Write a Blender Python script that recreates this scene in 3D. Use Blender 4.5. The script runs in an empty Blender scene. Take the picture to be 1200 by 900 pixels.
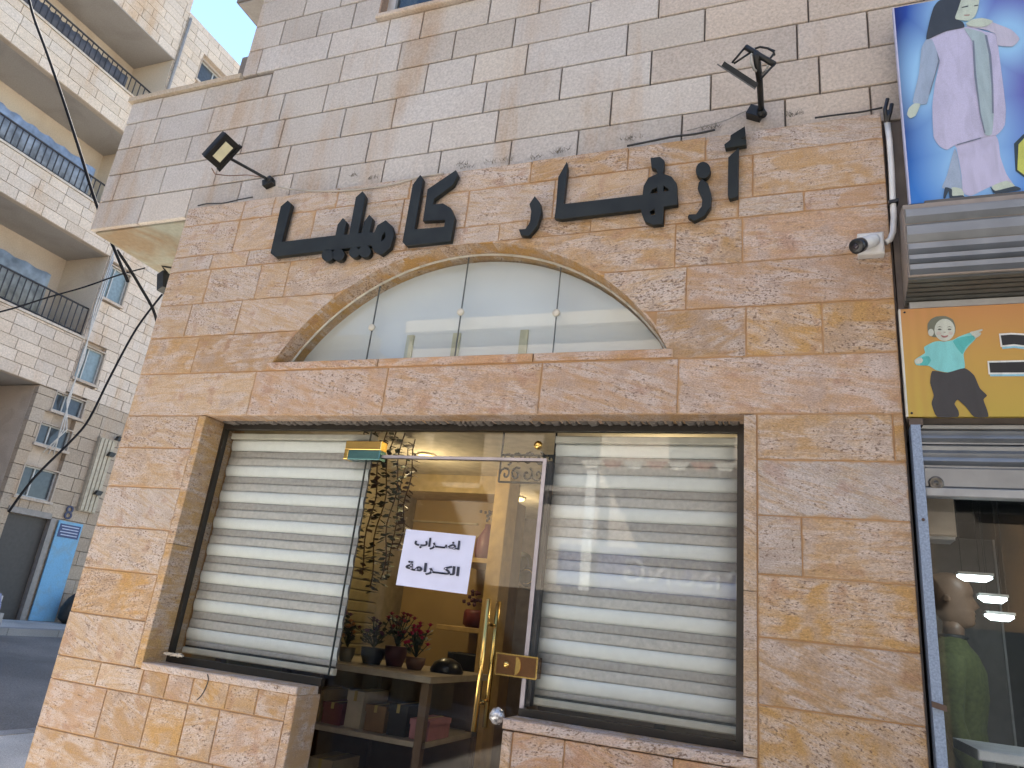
import bpy, bmesh, math, random
from mathutils import Vector, Matrix
random.seed(11)
S = bpy.context.scene
COL = S.collection

# ------------------------------------------------------------------ camera
F_PX, CAM = 837.114, Vector((-0.3477, -2.5, 1.55))
RT = Vector((0.93251799, 0.3449325, 0.1069195))
UP = Vector((0.01819476, -0.34057579, 0.940041))
FW = Vector((-0.36066488, 0.87465976, 0.32386902))
cd = bpy.data.cameras.new('camera'); cam = bpy.data.objects.new('camera', cd); COL.objects.link(cam)
cd.sensor_fit = 'HORIZONTAL'; cd.sensor_width = 36; cd.lens = F_PX / 1200 * 36
cd.clip_start = 0.05; cd.clip_end = 1000
m = Matrix((RT, UP, -FW)).transposed().to_4x4(); m.translation = CAM
cam.matrix_world = m; S.camera = cam

# ------------------------------------------------------------------ sky, sun, exposure
SUN_EL, SUN_AZ = math.radians(50), math.radians(-48)      # azimuth from +Y towards +X
w = bpy.data.worlds.new('World'); S.world = w; w.use_nodes = True
nt = w.node_tree; bg = nt.nodes['Background']
sk = nt.nodes.new('ShaderNodeTexSky'); sk.sky_type = 'NISHITA'; sk.sun_disc = False
sk.sun_elevation = SUN_EL; sk.sun_rotation = SUN_AZ; sk.air_density = 1.0; sk.dust_density = 0.0; sk.ozone_density = 2.0
nt.links.new(sk.outputs[0], bg.inputs[0]); bg.inputs[1].default_value = 0.055
sl = bpy.data.lights.new('sun', 'SUN'); sl.energy = 5.0; sl.angle = math.radians(0.5); sl.color = (1, .95, .87)
sun = bpy.data.objects.new('sun', sl); COL.objects.link(sun)
sd = Vector((math.sin(SUN_AZ) * math.cos(SUN_EL), math.cos(SUN_AZ) * math.cos(SUN_EL), math.sin(SUN_EL)))
sun.rotation_euler = sd.to_track_quat('Z', 'Y').to_euler(); sun.location = (0, 0, 40)
vs = S.view_settings; vs.view_transform = 'Standard'; vs.look = 'None'; vs.gamma = 1; vs.use_curve_mapping = False
vs.exposure = 2.85
S.cycles.max_bounces = 10; S.cycles.transparent_max_bounces = 24; S.cycles.diffuse_bounces = 5; S.cycles.glossy_bounces = 4
S.cycles.sample_clamp_indirect = 6; S.cycles.caustics_reflective = False; S.cycles.caustics_refractive = False

# ------------------------------------------------------------------ photo pixel -> place
def ray(px, py):
    return (px - 600) / F_PX * RT - (py - 450) / F_PX * UP + FW
def wy(px, py, Y=0.0):
    d = ray(px, py); return CAM + d * ((Y - CAM.y) / d.y)
def wx(px, py, X):
    d = ray(px, py); return CAM + d * ((X - CAM.x) / d.x)
def wz(px, py, Z):
    d = ray(px, py); return CAM + d * ((Z - CAM.z) / d.z)

# ------------------------------------------------------------------ materials
def newmat(name):
    mt = bpy.data.materials.new(name); mt.use_nodes = True
    n = mt.node_tree; return mt, n, n.nodes['Principled BSDF']
def N(n, kind, **kw):
    o = n.nodes.new('ShaderNode' + kind)
    for k, v in kw.items():
        if k.startswith('i_'): o.inputs[k[2:].replace('_', ' ')].default_value = v
        else: setattr(o, k, v)
    return o
def ramp(n, src, stops):
    r = n.nodes.new('ShaderNodeValToRGB'); e = r.color_ramp.elements
    while len(e) < len(stops): e.new(0.5)
    for i, (p, c) in enumerate(stops):
        e[i].position = p; e[i].color = c if len(c) == 4 else (*c, 1)
    n.links.new(src, r.inputs[0]); return r
def mixc(n, fac, a, b, mode='MIX'):
    x = n.nodes.new('ShaderNodeMix'); x.data_type = 'RGBA'; x.blend_type = mode
    for s, v in ((0, fac), (6, a), (7, b)):
        if hasattr(v, 'is_linked'): n.links.new(v, x.inputs[s])
        else: x.inputs[s].default_value = v if s == 0 else ((*v, 1) if len(v) == 3 else v)
    return x.outputs[2]
def g(v): return (v, v, v)
_cache = {}
def flat(name, col, rough=.6, metal=0., noise=.12, scale=14, bump=0.0, spec=.5, emit=None, estr=0):
    if name in _cache: return _cache[name]
    mt, n, b = newmat(name)
    tc = N(n, 'TexCoord'); nz = N(n, 'TexNoise', i_Scale=scale, i_Detail=5.)
    n.links.new(tc.outputs['Object'], nz.inputs['Vector'])
    r = ramp(n, nz.outputs[0], [(.3, g(1 - noise * 1.6)), (.7, g(1 + noise * .6))])
    n.links.new(mixc(n, 1., (*col, 1), r.outputs[0], 'MULTIPLY'), b.inputs['Base Color'])
    b.inputs['Roughness'].default_value = rough; b.inputs['Metallic'].default_value = metal
    b.inputs['Specular IOR Level'].default_value = spec
    if bump:
        bp = N(n, 'Bump', i_Strength=bump, i_Distance=.01); n.links.new(nz.outputs[0], bp.inputs['Height'])
        n.links.new(bp.outputs[0], b.inputs['Normal'])
    if emit:
        b.inputs['Emission Color'].default_value = (*emit, 1); b.inputs['Emission Strength'].default_value = estr
    _cache[name] = mt; return mt

def travertine(name, smear=True):
    mt, n, b = newmat(name); L = n.links.new
    ge = N(n, 'NewGeometry'); oi = N(n, 'ObjectInfo'); tc = N(n, 'TexCoord')
    off = N(n, 'VectorMath', operation='SCALE'); off.inputs[0].default_value = (37, 91, 53); L(oi.outputs['Random'], off.inputs['Scale'])
    ad = N(n, 'VectorMath', operation='ADD'); L(ge.outputs['Position'], ad.inputs[0]); L(off.outputs[0], ad.inputs[1])
    # each slab was cut at its own angle to the bedding
    an = N(n, 'Math', operation='MULTIPLY_ADD'); L(oi.outputs['Random'], an.inputs[0]); an.inputs[1].default_value = .62; an.inputs[2].default_value = -.40
    vr = N(n, 'VectorRotate', rotation_type='Y_AXIS'); L(ad.outputs[0], vr.inputs['Vector']); L(an.outputs[0], vr.inputs['Angle'])
    mb = N(n, 'Mapping'); mb.inputs['Scale'].default_value = (1.3, 1, 8.5); L(vr.outputs[0], mb.inputs[0])
    mp = N(n, 'Mapping'); mp.inputs['Scale'].default_value = (1, 1, 1.9); L(vr.outputs[0], mp.inputs[0])
    cloud = N(n, 'TexNoise', i_Scale=6.5, i_Detail=7., i_Distortion=.8); L(mp.outputs[0], cloud.inputs['Vector'])
    cloud2 = N(n, 'TexNoise', i_Scale=11., i_Detail=6., i_Distortion=.4); L(ad.outputs[0], cloud2.inputs['Vector'])
    bands = N(n, 'TexNoise', i_Scale=6., i_Detail=8., i_Roughness=.68, i_Distortion=.7); L(mb.outputs[0], bands.inputs['Vector'])
    vein = N(n, 'TexNoise', i_Scale=9., i_Detail=8., i_Roughness=.75, i_Distortion=.4); L(mb.outputs[0], vein.inputs['Vector'])
    grain = N(n, 'TexNoise', i_Scale=150., i_Detail=4., i_Roughness=.7); L(mp.outputs[0], grain.inputs['Vector'])
    pit = N(n, 'TexNoise', i_Scale=85., i_Detail=3., i_Roughness=.65); L(mp.outputs[0], pit.inputs['Vector'])
    c = oi.outputs['Color']
    pale = mixc(n, .6, c, (.66, .575, .53)); gold = mixc(n, .6, c, (.48, .275, .09)); red = mixc(n, .6, c, (.38, .20, .13)); mauve = mixc(n, .6, c, (.42, .34, .30))
    f1 = ramp(n, cloud.outputs[0], [(.42, g(0)), (.58, g(1.))]); x = mixc(n, f1.outputs[0], c, pale)
    f2 = ramp(n, bands.outputs[0], [(.47, g(0)), (.64, g(.8))]); x = mixc(n, f2.outputs[0], x, gold)
    f3 = ramp(n, cloud2.outputs[0], [(.52, g(0)), (.70, g(.8))]); x = mixc(n, f3.outputs[0], x, mauve)
    f4 = ramp(n, cloud2.outputs[0], [(.30, g(.75)), (.42, g(0))]); x = mixc(n, f4.outputs[0], x, red)
    fl = ramp(n, bands.outputs[0], [(.30, g(.95)), (.43, g(0))]); x = mixc(n, fl.outputs[0], x, pale)
    fg = ramp(n, grain.outputs[0], [(.28, g(.58)), (.72, g(1.24))]); x = mixc(n, 1., x, fg.outputs[0], 'MULTIPLY')
    # open pores, gathered in patches and on some slabs more than others
    rnd = N(n, 'Math', operation='MULTIPLY'); L(oi.outputs['Random'], rnd.inputs[0]); rnd.inputs[1].default_value = 7.31
    frc = N(n, 'Math', operation='FRACT'); L(rnd.outputs[0], frc.inputs[0])
    pw = ramp(n, frc.outputs[0], [(0, g(-.035 + .035)), (.6, g(.02)), (1, g(.055))])
    msk = ramp(n, cloud.outputs[0], [(.40, g(0)), (.62, g(.09))])
    sm = N(n, 'Math', operation='ADD'); L(pit.outputs[0], sm.inputs[0]); L(msk.outputs[0], sm.inputs[1])
    sm2 = N(n, 'Math', operation='ADD'); L(sm.outputs[0], sm2.inputs[0]); L(pw.outputs[0], sm2.inputs[1])
    fp = ramp(n, sm2.outputs[0], [(.665, g(0)), (.74, g(.85))])
    fc = ramp(n, vein.outputs[0], [(.63, g(0)), (.69, g(.85))])
    mx = N(n, 'Math', operation='MAXIMUM'); L(fp.outputs[0], mx.inputs[0]); L(fc.outputs[0], mx.inputs[1])
    x = mixc(n, mx.outputs[0], x, (.19, .115, .075))
    if smear:      # mortar wiped over the slab edges when it was pointed
        sp = N(n, 'SeparateXYZ'); L(tc.outputs['Generated'], sp.inputs[0]); ed = []
        for o_, wd in ((0, .05), (2, .11)):
            pp = N(n, 'Math', operation='PINGPONG'); L(sp.outputs[o_], pp.inputs[0]); pp.inputs[1].default_value = .5
            dv = N(n, 'Math', operation='DIVIDE'); L(pp.outputs[0], dv.inputs[0]); dv.inputs[1].default_value = wd; ed.append(dv)
        mn = N(n, 'Math', operation='MINIMUM'); L(ed[0].outputs[0], mn.inputs[0]); L(ed[1].outputs[0], mn.inputs[1])
        en = N(n, 'TexNoise', i_Scale=16., i_Detail=5.); L(ad.outputs[0], en.inputs['Vector'])
        ms = N(n, 'Math', operation='MULTIPLY_ADD'); L(en.outputs[0], ms.inputs[0]); ms.inputs[1].default_value = 2.6; ms.inputs[2].default_value = -1.05
        df = N(n, 'Math', operation='SUBTRACT'); L(ms.outputs[0], df.inputs[0]); L(mn.outputs[0], df.inputs[1])
        fe = ramp(n, df.outputs[0], [(.0, g(0)), (.45, g(.8))]); x = mixc(n, fe.outputs[0], x, (.48, .30, .155))
    L(x, b.inputs['Base Color']); b.inputs['Roughness'].default_value = .78; b.inputs['Specular IOR Level'].default_value = .3
    h = N(n, 'Math', operation='MULTIPLY_ADD'); L(mx.outputs[0], h.inputs[0]); h.inputs[1].default_value = -1.2
    L(grain.outputs[0], h.inputs[2])
    bp = N(n, 'Bump', i_Strength=.6, i_Distance=.005); L(h.outputs[0], bp.inputs['Height']); L(bp.outputs[0], b.inputs['Normal'])
    return mt
def limestone(name, stain=1.0, sc=1.0, bumpd=.004):
    mt, n, b = newmat(name); L = n.links.new
    ge = N(n, 'NewGeometry'); oi = N(n, 'ObjectInfo')
    grain = N(n, 'TexNoise', i_Scale=85. * sc, i_Detail=5., i_Roughness=.7); L(ge.outputs['Position'], grain.inputs['Vector'])
    cl = N(n, 'TexNoise', i_Scale=3.2 * sc, i_Detail=5., i_Distortion=.5); L(ge.outputs['Position'], cl.inputs['Vector'])
    mp = N(n, 'Mapping'); mp.inputs['Scale'].default_value = (3.4 * sc, 3.4 * sc, .42 * sc); mp.inputs['Rotation'].default_value = (0, -.10, 0)
    L(ge.outputs['Position'], mp.inputs[0])
    st = N(n, 'TexNoise', i_Scale=1., i_Detail=6., i_Roughness=.6, i_Distortion=.25); L(mp.outputs[0], st.inputs['Vector'])
    fr = ramp(n, oi.outputs['Random'], [(0, (.93, .915, .90)), (.5, g(1.)), (1, (1.05, 1.03, 1.0))])
    c = mixc(n, 1., oi.outputs['Color'], fr.outputs[0], 'MULTIPLY')
    f1 = ramp(n, cl.outputs[0], [(.4, g(0)), (.7, g(.5))]); x = mixc(n, f1.outputs[0], c, mixc(n, 1., c, (.86, .82, .79), 'MULTIPLY'))
    f2 = ramp(n, st.outputs[0], [(.53, g(0)), (.64, g(.85 * stain))])
    brk = ramp(n, cl.outputs[0], [(.35, g(.35)), (.6, g(1))]); fm = N(n, 'Math', operation='MULTIPLY'); L(f2.outputs[0], fm.inputs[0]); L(brk.outputs[0], fm.inputs[1])
    x = mixc(n, fm.outputs[0], x, (.46, .30, .17))
    fg = ramp(n, grain.outputs[0], [(.3, g(.70)), (.7, g(1.12))]); x = mixc(n, 1., x, fg.outputs[0], 'MULTIPLY')
    L(x, b.inputs['Base Color']); b.inputs['Roughness'].default_value = .85; b.inputs['Specular IOR Level'].default_value = .25
    bp = N(n, 'Bump', i_Strength=.5, i_Distance=bumpd); L(grain.outputs[0], bp.inputs['Height']); L(bp.outputs[0], b.inputs['Normal'])
    return mt
def glassmat(name, tint=(.96, .98, .97), r0=.045, rough=.0):
    mt = bpy.data.materials.new(name); mt.use_nodes = True; n = mt.node_tree; n.nodes.clear(); L = n.links.new
    out = N(n, 'OutputMaterial'); tr = N(n, 'BsdfTransparent'); gl = N(n, 'BsdfGlossy'); mx = N(n, 'MixShader'); lw = N(n, 'LayerWeight', i_Blend=.5)
    tr.inputs[0].default_value = (*tint, 1); gl.inputs['Roughness'].default_value = rough
    pw = N(n, 'Math', operation='POWER'); L(lw.outputs['Facing'], pw.inputs[0]); pw.inputs[1].default_value = 5
    ma = N(n, 'Math', operation='MULTIPLY_ADD'); L(pw.outputs[0], ma.inputs[0]); ma.inputs[1].default_value = 1 - r0; ma.inputs[2].default_value = r0
    L(ma.outputs[0], mx.inputs[0]); L(tr.outputs[0], mx.inputs[1]); L(gl.outputs[0], mx.inputs[2]); L(mx.outputs[0], out.inputs[0]); return mt
def emitter(name, col, s):
    return flat(name, (.8, .8, .8), emit=col, estr=s)
def asphalt(name, base, sc=1.):
    mt, n, b = newmat(name); L = n.links.new
    ge = N(n, 'NewGeometry'); a = N(n, 'TexNoise', i_Scale=60. * sc, i_Detail=5.); c = N(n, 'TexNoise', i_Scale=.7, i_Detail=6., i_Distortion=.6)
    L(ge.outputs['Position'], a.inputs[0]); L(ge.outputs['Position'], c.inputs[0])
    x = ramp(n, c.outputs[0], [(.35, tuple(v * .75 for v in base)), (.65, tuple(v * 1.25 for v in base))])
    fg = ramp(n, a.outputs[0], [(.3, g(.6)), (.7, g(1.35))])
    L(mixc(n, 1., x.outputs[0], fg.outputs[0], 'MULTIPLY'), b.inputs['Base Color']); b.inputs['Roughness'].default_value = .9
    bp = N(n, 'Bump', i_Strength=.4, i_Distance=.006); L(a.outputs[0], bp.inputs['Height']); L(bp.outputs[0], b.inputs['Normal']); return mt
def plaster(name, base, stain, fac=.6, sc=1.):
    mt, n, b = newmat(name); L = n.links.new
    ge = N(n, 'NewGeometry'); a = N(n, 'TexNoise', i_Scale=2.2 * sc, i_Detail=7., i_Distortion=.8); c = N(n, 'TexNoise', i_Scale=40., i_Detail=4.)
    L(ge.outputs['Position'], a.inputs[0]); L(ge.outputs['Position'], c.inputs[0])
    f = ramp(n, a.outputs[0], [(.45, g(0)), (.66, g(fac))]); x = mixc(n, f.outputs[0], base, stain)
    fg = ramp(n, c.outputs[0], [(.3, g(.88)), (.7, g(1.06))]); L(mixc(n, 1., x, fg.outputs[0], 'MULTIPLY'), b.inputs['Base Color'])
    b.inputs['Roughness'].default_value = .9; bp = N(n, 'Bump', i_Strength=.3, i_Distance=.004); L(c.outputs[0], bp.inputs['Height']); L(bp.outputs[0], b.inputs['Normal']); return mt
def banner_print(name):
    # printed poster ground: blue, lighter round the middle, violet to the right
    mt, n, b = newmat(name); L = n.links.new
    tc = N(n, 'TexCoord'); sp = N(n, 'SeparateXYZ'); L(tc.outputs['Object'], sp.inputs[0])
    r1 = ramp(n, sp.outputs[0], [(0.0, (.004, .012, .14)), (.05, (.008, .05, .32)), (.22, (.05, .07, .42)), (.36, (.10, .075, .38))])
    r2 = ramp(n, sp.outputs[2], [(0.0, g(.8)), (.42, g(0))])
    last = None
    for px, py, rx, rz in ((1118, 22, .17, .30), (1132, 85, .20, .36), (1135, 150, .21, .34), (1140, 195, .20, .26), (1085, 90, .13, .34), (1180, 45, .15, .22)):
        q = wy(px, py, -.06) - Vector((.060, -.06, 3.09)); gr = N(n, 'TexGradient', gradient_type='SPHERICAL'); mp = N(n, 'Mapping')
        mp.inputs['Location'].default_value = (-q.x / rx, 0, -q.z / rz); mp.inputs['Scale'].default_value = (1 / rx, 0, 1 / rz)
        L(tc.outputs['Object'], mp.inputs[0]); L(mp.outputs[0], gr.inputs[0])
        if last is None: last = gr.outputs[1]
        else:
            mxx = N(n, 'Math', operation='MAXIMUM'); L(last, mxx.inputs[0]); L(gr.outputs[1], mxx.inputs[1]); last = mxx.outputs[0]
    f = ramp(n, last, [(.05, g(0)), (.45, g(.55)), (.7, g(.95))])
    x = mixc(n, r2.outputs[0], r1.outputs[0], (.03, .22, .66)); x = mixc(n, f.outputs[0], x, (.30, .55, .80))
    L(x, b.inputs['Base Color']); b.inputs['Roughness'].default_value = .38; return mt
def wood_print(name):
    mt, n, b = newmat(name); L = n.links.new
    tc = N(n, 'TexCoord'); sp = N(n, 'SeparateXYZ'); L(tc.outputs['Object'], sp.inputs[0])
    wv = N(n, 'TexWave', i_Scale=9., i_Distortion=1.5, i_Detail=2.); L(tc.outputs['Object'], wv.inputs[0])
    r = ramp(n, sp.outputs[2], [(0, (.46, .33, .055)), (.2, (.50, .29, .06)), (.36, (.50, .23, .07))])
    fx = ramp(n, sp.outputs[0], [(.0, g(.35)), (.14, g(.25)), (.2, g(0))]); m2 = N(n, 'Math', operation='MULTIPLY'); L(fx.outputs[0], m2.inputs[0]); L(wv.outputs[0], m2.inputs[1])
    x = mixc(n, m2.outputs[0], r.outputs[0], (.42, .22, .05)); L(x, b.inputs['Base Color']); b.inputs['Roughness'].default_value = .3; return mt

TRAV = travertine('travertine'); LIME = limestone('limestone', .62); LIMEFAR = limestone('limestone_far', .8, .35, .012)
GROUT = plaster('grout_warm', (.46, .275, .135), (.36, .205, .10)); GROUTD = plaster('grout_dark', (.19, .17, .15), (.13, .115, .10))
GROUTF = plaster('grout_far', (.48, .41, .34), (.36, .30, .24))
REVEAL = travertine('reveal_stone', False)
LETTER = flat('sign_black', (.014, .017, .015), .5, noise=.3, spec=.35)
FRAME = flat('dark_aluminium', (.028, .023, .018), .42, .2)
BRASS = flat('brass', (.80, .52, .16), .17, 1., .06)
ALU = flat('grey_aluminium', (.42, .39, .42), .35, .6); GALV = flat('galvanised_steel', (.30, .31, .315), .42, .8, .12, 9)
GALVB = flat('galvanised_blue', (.27, .34, .46), .45, .4, .22, 160); CHROME = flat('chrome', (.8, .8, .8), .12, 1.)
WHITEP = flat('white_plastic', (.72, .72, .70), .35); BLACKP = flat('black_plastic', (.015, .015, .016), .3)
BLKM = flat('black_painted_metal', (.018, .018, .017), .45, .2, .3)
GLASS = glassmat('clear_glass', (.955, .97, .963), .034); GLASSD = glassmat('window_glass', (.55, .6, .6), .09)
PAVE = asphalt('pavement_concrete', (.42, .40, .37), 2.); ASPH = asphalt('asphalt', (.165, .15, .135)); KERB = asphalt('kerb_stone', (.26, .25, .24), 2.)
IRON = flat('railing_iron', (.045, .042, .045), .5, .4); IRONT = flat('scroll_iron', (.01, .01, .01), .5, .3)
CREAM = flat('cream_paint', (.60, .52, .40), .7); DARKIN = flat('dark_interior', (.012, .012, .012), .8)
SOFF = plaster('soffit_plaster', (.30, .305, .25), (.25, .17, .095), .9, 1.4); SOFFG = plaster('soffit_grey', (.36, .34, .32), (.27, .25, .23), .6, .5)
STUCCO = plaster('stucco_cream', (.55, .47, .38), (.42, .33, .25), .6, .5); BROWNST = plaster('stucco_brown', (.40, .32, .24), (.30, .23, .17), .6, .6)

# ------------------------------------------------------------------ mesh helpers
class MB:
    def __init__(s): s.v = []; s.f = []; s.sm = []
    def add(s, vs, fs, smooth=False):
        o = len(s.v); s.v += [tuple(v) for v in vs]; s.f += [tuple(i + o for i in f) for f in fs]; s.sm += [smooth] * len(fs); return s
    def box(s, x0, x1, y0, y1, z0, z1):
        return s.add([(x0, y0, z0), (x1, y0, z0), (x1, y1, z0), (x0, y1, z0), (x0, y0, z1), (x1, y0, z1), (x1, y1, z1), (x0, y1, z1)],
                     [(0, 3, 2, 1), (4, 5, 6, 7), (0, 1, 5, 4), (1, 2, 6, 5), (2, 3, 7, 6), (3, 0, 4, 7)])
    def cbox(s, x0, x1, y0, y1, z0, z1, c=.004):      # box with a chamfered front (low y) face
        a = [(x0, y1, z0), (x1, y1, z0), (x1, y1, z1), (x0, y1, z1)]; yb = y0 + c
        b_ = [(x0, yb, z0), (x1, yb, z0), (x1, yb, z1), (x0, yb, z1)]
        d = [(x0 + c, y0, z0 + c), (x1 - c, y0, z0 + c), (x1 - c, y0, z1 - c), (x0 + c, y0, z1 - c)]
        fs = [(3, 2, 1, 0), (8, 9, 10, 11)]
        for i in range(4):
            j = (i + 1) % 4; fs += [(i, j, j + 4, i + 4), (i + 4, j + 4, j + 8, i + 8)]
        return s.add(a + b_ + d, fs)
    def obox(s, c, ax, ay, az):                       # box from centre and three half-axis vectors
        c, ax, ay, az = map(Vector, (c, ax, ay, az)); q = []
        for k in (-1, 1):
            for i, j in ((-1, -1), (1, -1), (1, 1), (-1, 1)): q.append(c + ax * i + ay * j + az * k)
        return s.add(q, [(0, 3, 2, 1), (4, 5, 6, 7), (0, 1, 5, 4), (1, 2, 6, 5), (2, 3, 7, 6), (3, 0, 4, 7)])
    def tube(s, pts, r, n=8, cap=True):
        pts = [Vector(p) for p in pts]; rs = r if isinstance(r, (list, tuple)) else [r] * len(pts); vs = []; nrm = None
        for i, p in enumerate(pts):
            t = (pts[min(i + 1, len(pts) - 1)] - pts[max(i - 1, 0)]).normalized()
            if nrm is None: nrm = t.orthogonal().normalized()
            else: nrm = (nrm - t * nrm.dot(t)).normalized()
            bt = t.cross(nrm)
            for k in range(n):
                a = 2 * math.pi * k / n; vs.append(p + (nrm * math.cos(a) + bt * math.sin(a)) * rs[i])
        fs = [(i * n + k, i * n + (k + 1) % n, (i + 1) * n + (k + 1) % n, (i + 1) * n + k) for i in range(len(pts) - 1) for k in range(n)]
        if cap: fs += [tuple(range(n))[::-1], tuple(range((len(pts) - 1) * n, len(pts) * n))]
        return s.add(vs, fs, True)
    def lathe(s, c, prof, axis=(0, 0, 1), n=14):
        c = Vector(c); ax = Vector(axis).normalized(); u = ax.orthogonal().normalized(); v = ax.cross(u); vs = []
        for r, h in prof:
            for k in range(n):
                a = 2 * math.pi * k / n; vs.append(c + ax * h + (u * math.cos(a) + v * math.sin(a)) * r)
        fs = [(i * n + k, i * n + (k + 1) % n, (i + 1) * n + (k + 1) % n, (i + 1) * n + k) for i in range(len(prof) - 1) for k in range(n)]
        fs += [tuple(range(n))[::-1], tuple(range((len(prof) - 1) * n, len(prof) * n))]
        return s.add(vs, fs, True)
    def prism(s, poly, y0, y1):                       # polygon in x,z extruded along y
        k = len(poly); vs = [(x, y0, z) for x, z in poly] + [(x, y1, z) for x, z in poly]
        return s.add(vs, [tuple(range(k)), tuple(range(2 * k - 1, k - 1, -1))] + [(i + k, (i + 1) % k + k, (i + 1) % k, i) for i in range(k)])
    def quad(s, a, b, c, d): return s.add([a, b, c, d], [(0, 1, 2, 3)])
    def mesh(s, name):
        me = bpy.data.meshes.new(name); me.from_pydata(s.v, [], s.f); me.update()
        for p, q in zip(me.polygons, s.sm): p.use_smooth = q
        bm = bmesh.new(); bm.from_mesh(me); bmesh.ops.recalc_face_normals(bm, faces=bm.faces); bm.to_mesh(me); bm.free()
        return me
    def obj(s, name, mat, parent=None, col=None): return mkobj(name, s.mesh(name), mat, parent, col)
def mkobj(name, me, mat, parent=None, col=None):
    o = bpy.data.objects.new(name, me); COL.objects.link(o)
    if mat is not None:
        me.materials.clear(); me.materials.append(mat)
    if parent is not None: o.parent = parent
    if col: o.color = (*col, 1)
    return o
def thing(name, label, cat, group=None, loc=(0, 0, 0)):
    o = bpy.data.objects.new(name, None); COL.objects.link(o); o['label'] = label; o['category'] = cat; o.location = loc
    o.empty_display_size = .1
    if group: o['group'] = group
    return o
def tag(o, label, cat, group=None):
    o['label'] = label; o['category'] = cat
    if group: o['group'] = group
    return o
def structure(o): o['kind'] = 'structure'; return o
def put(o, parent):       # parent that is an empty away from the origin: keep world place
    o.parent = parent; o.matrix_parent_inverse = Matrix.Translation(parent.location).inverted(); return o
def box(name, mat, parent, *a, col=None): return MB().box(*a).obj(name, mat, parent, col)
def from_curve(name, cu, M):
    ob = bpy.data.objects.new('tmp', cu); COL.objects.link(ob); bpy.context.view_layer.update()
    me = bpy.data.meshes.new_from_object(ob.evaluated_get(bpy.context.evaluated_depsgraph_get()))
    bpy.data.objects.remove(ob); me.name = name; me.transform(M); return me
# curve plane x,y,z -> world x,-z,y (extrusion along -y)
XZ = Matrix(((1, 0, 0, 0), (0, 0, -1, 0), (0, 1, 0, 0), (0, 0, 0, 1)))
def outline(name, loops, y, thick, bevel=0.):
    cu = bpy.data.curves.new(name, 'CURVE'); cu.dimensions = '2D'; cu.fill_mode = 'BOTH'; cu.extrude = thick / 2; cu.bevel_depth = bevel
    for lp in loops:
        sp = cu.splines.new('POLY'); sp.points.add(len(lp) - 1); sp.use_cyclic_u = True
        for p, q in zip(sp.points, lp): p.co = (q[0], q[1], 0, 1)
    return from_curve(name, cu, Matrix.Translation((0, y, 0)) @ XZ)
def text_mesh(name, body, size, thick=.0, offset=0., spacing=1.):
    cu = bpy.data.curves.new(name, 'FONT'); cu.body = body; cu.size = size; cu.extrude = thick; cu.offset = offset; cu.space_character = spacing
    cu.align_x = 'CENTER'; return from_curve(name, cu, XZ)
def circ(cx, cz, r, n=14, ry=None): return [(cx + r * math.cos(2 * math.pi * k / n), cz + (ry or r) * math.sin(2 * math.pi * k / n)) for k in range(n)]
def jit(c, a=.06): 
    k = 1 + random.uniform(-a, a); h = random.uniform(-a, a) * .5; return (c[0] * k, c[1] * k * (1 + h * .6), c[2] * k * (1 + h * 1.6))

# ================================================================== GROUND
def gz(X): return -.12 + max(0, min(1, (-5 - X) / 9)) * .67
xs = [-300, -14, -5, 300]
gm = MB()
for a, b_ in zip(xs[:-1], xs[1:]): gm.quad((a, -300, gz(a)), (b_, -300, gz(b_)), (b_, 300, gz(b_)), (a, 300, gz(a)))
structure(gm.obj('road', ASPH))
pv = MB()      # pavement that wraps the shop corner
def slab(m_, x0, x1, y0, y1, t=.12):
    za, zb = gz(x0) + t, gz(x1) + t
    m_.add([(x0, y0, gz(x0) - .2), (x1, y0, gz(x1) - .2), (x1, y1, gz(x1) - .2), (x0, y1, gz(x0) - .2), (x0, y0, za), (x1, y0, zb), (x1, y1, zb), (x0, y1, za)],
           [(0, 3, 2, 1), (4, 5, 6, 7), (0, 1, 5, 4), (1, 2, 6, 5), (2, 3, 7, 6), (3, 0, 4, 7)])
slab(pv, -7.06, -5, -3.3, 30); slab(pv, -5, 9, -3.3, 30)
pave = structure(pv.obj('pavement', PAVE))
for i in range(14):
    k = MB(); y = -3.3 + i * .9; slab(k, -7.21, -7.064, y + .006, y + .894, .124); k.obj('kerb_stone', KERB, pave)
for i in range(16):
    k = MB(); x = -7.2 + i * .9
    slab(k, x + .006, x + .894, -3.45, -3.304, .124) if not (x < -5 < x + .9) else slab(k, x + .006, -5, -3.45, -3.304, .124)
    k.obj('kerb_stone', KERB, pave)
fp = MB(); slab(fp, -14.99, -14, -40, 40); slab(fp, -14, -13.5, -40, 40)
far_pave = structure(fp.obj('pavement', PAVE))
for i in range(10):
    k = MB(); y = 4 + i * 1.; slab(k, -13.494, -13.35, y + .006, y + .994, .124); k.obj('kerb_stone', KERB, far_pave)
op = MB(); slab(op, -5, 30, -11, -9.4); slab(op, -14, -5, -11, -9.4); structure(op.obj('pavement', PAVE))

# ================================================================== SHOP BUILDING
shop = thing('shop_building', 'stone shop building with tan travertine front, arched fanlight and paler limestone storey above', 'building', loc=(-1.7, .2, 0))
def part(name, mb, mat, col=None): return put(mb.obj(name, mat, None, col), shop)
XL, XR = -3.4145, 0.0
JL, JR = -2.909, -.494           # window opening jambs
HEAD = 2.347
AX, AR, AZ, ABASE = -1.678, 1.047, 2.10, 2.607
def arch(x):
    d = AR * AR - (x - AX) ** 2
    return max(ABASE, AZ + math.sqrt(d)) if d > 0 else ABASE
AL, ARr = -2.594, -.762
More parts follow.
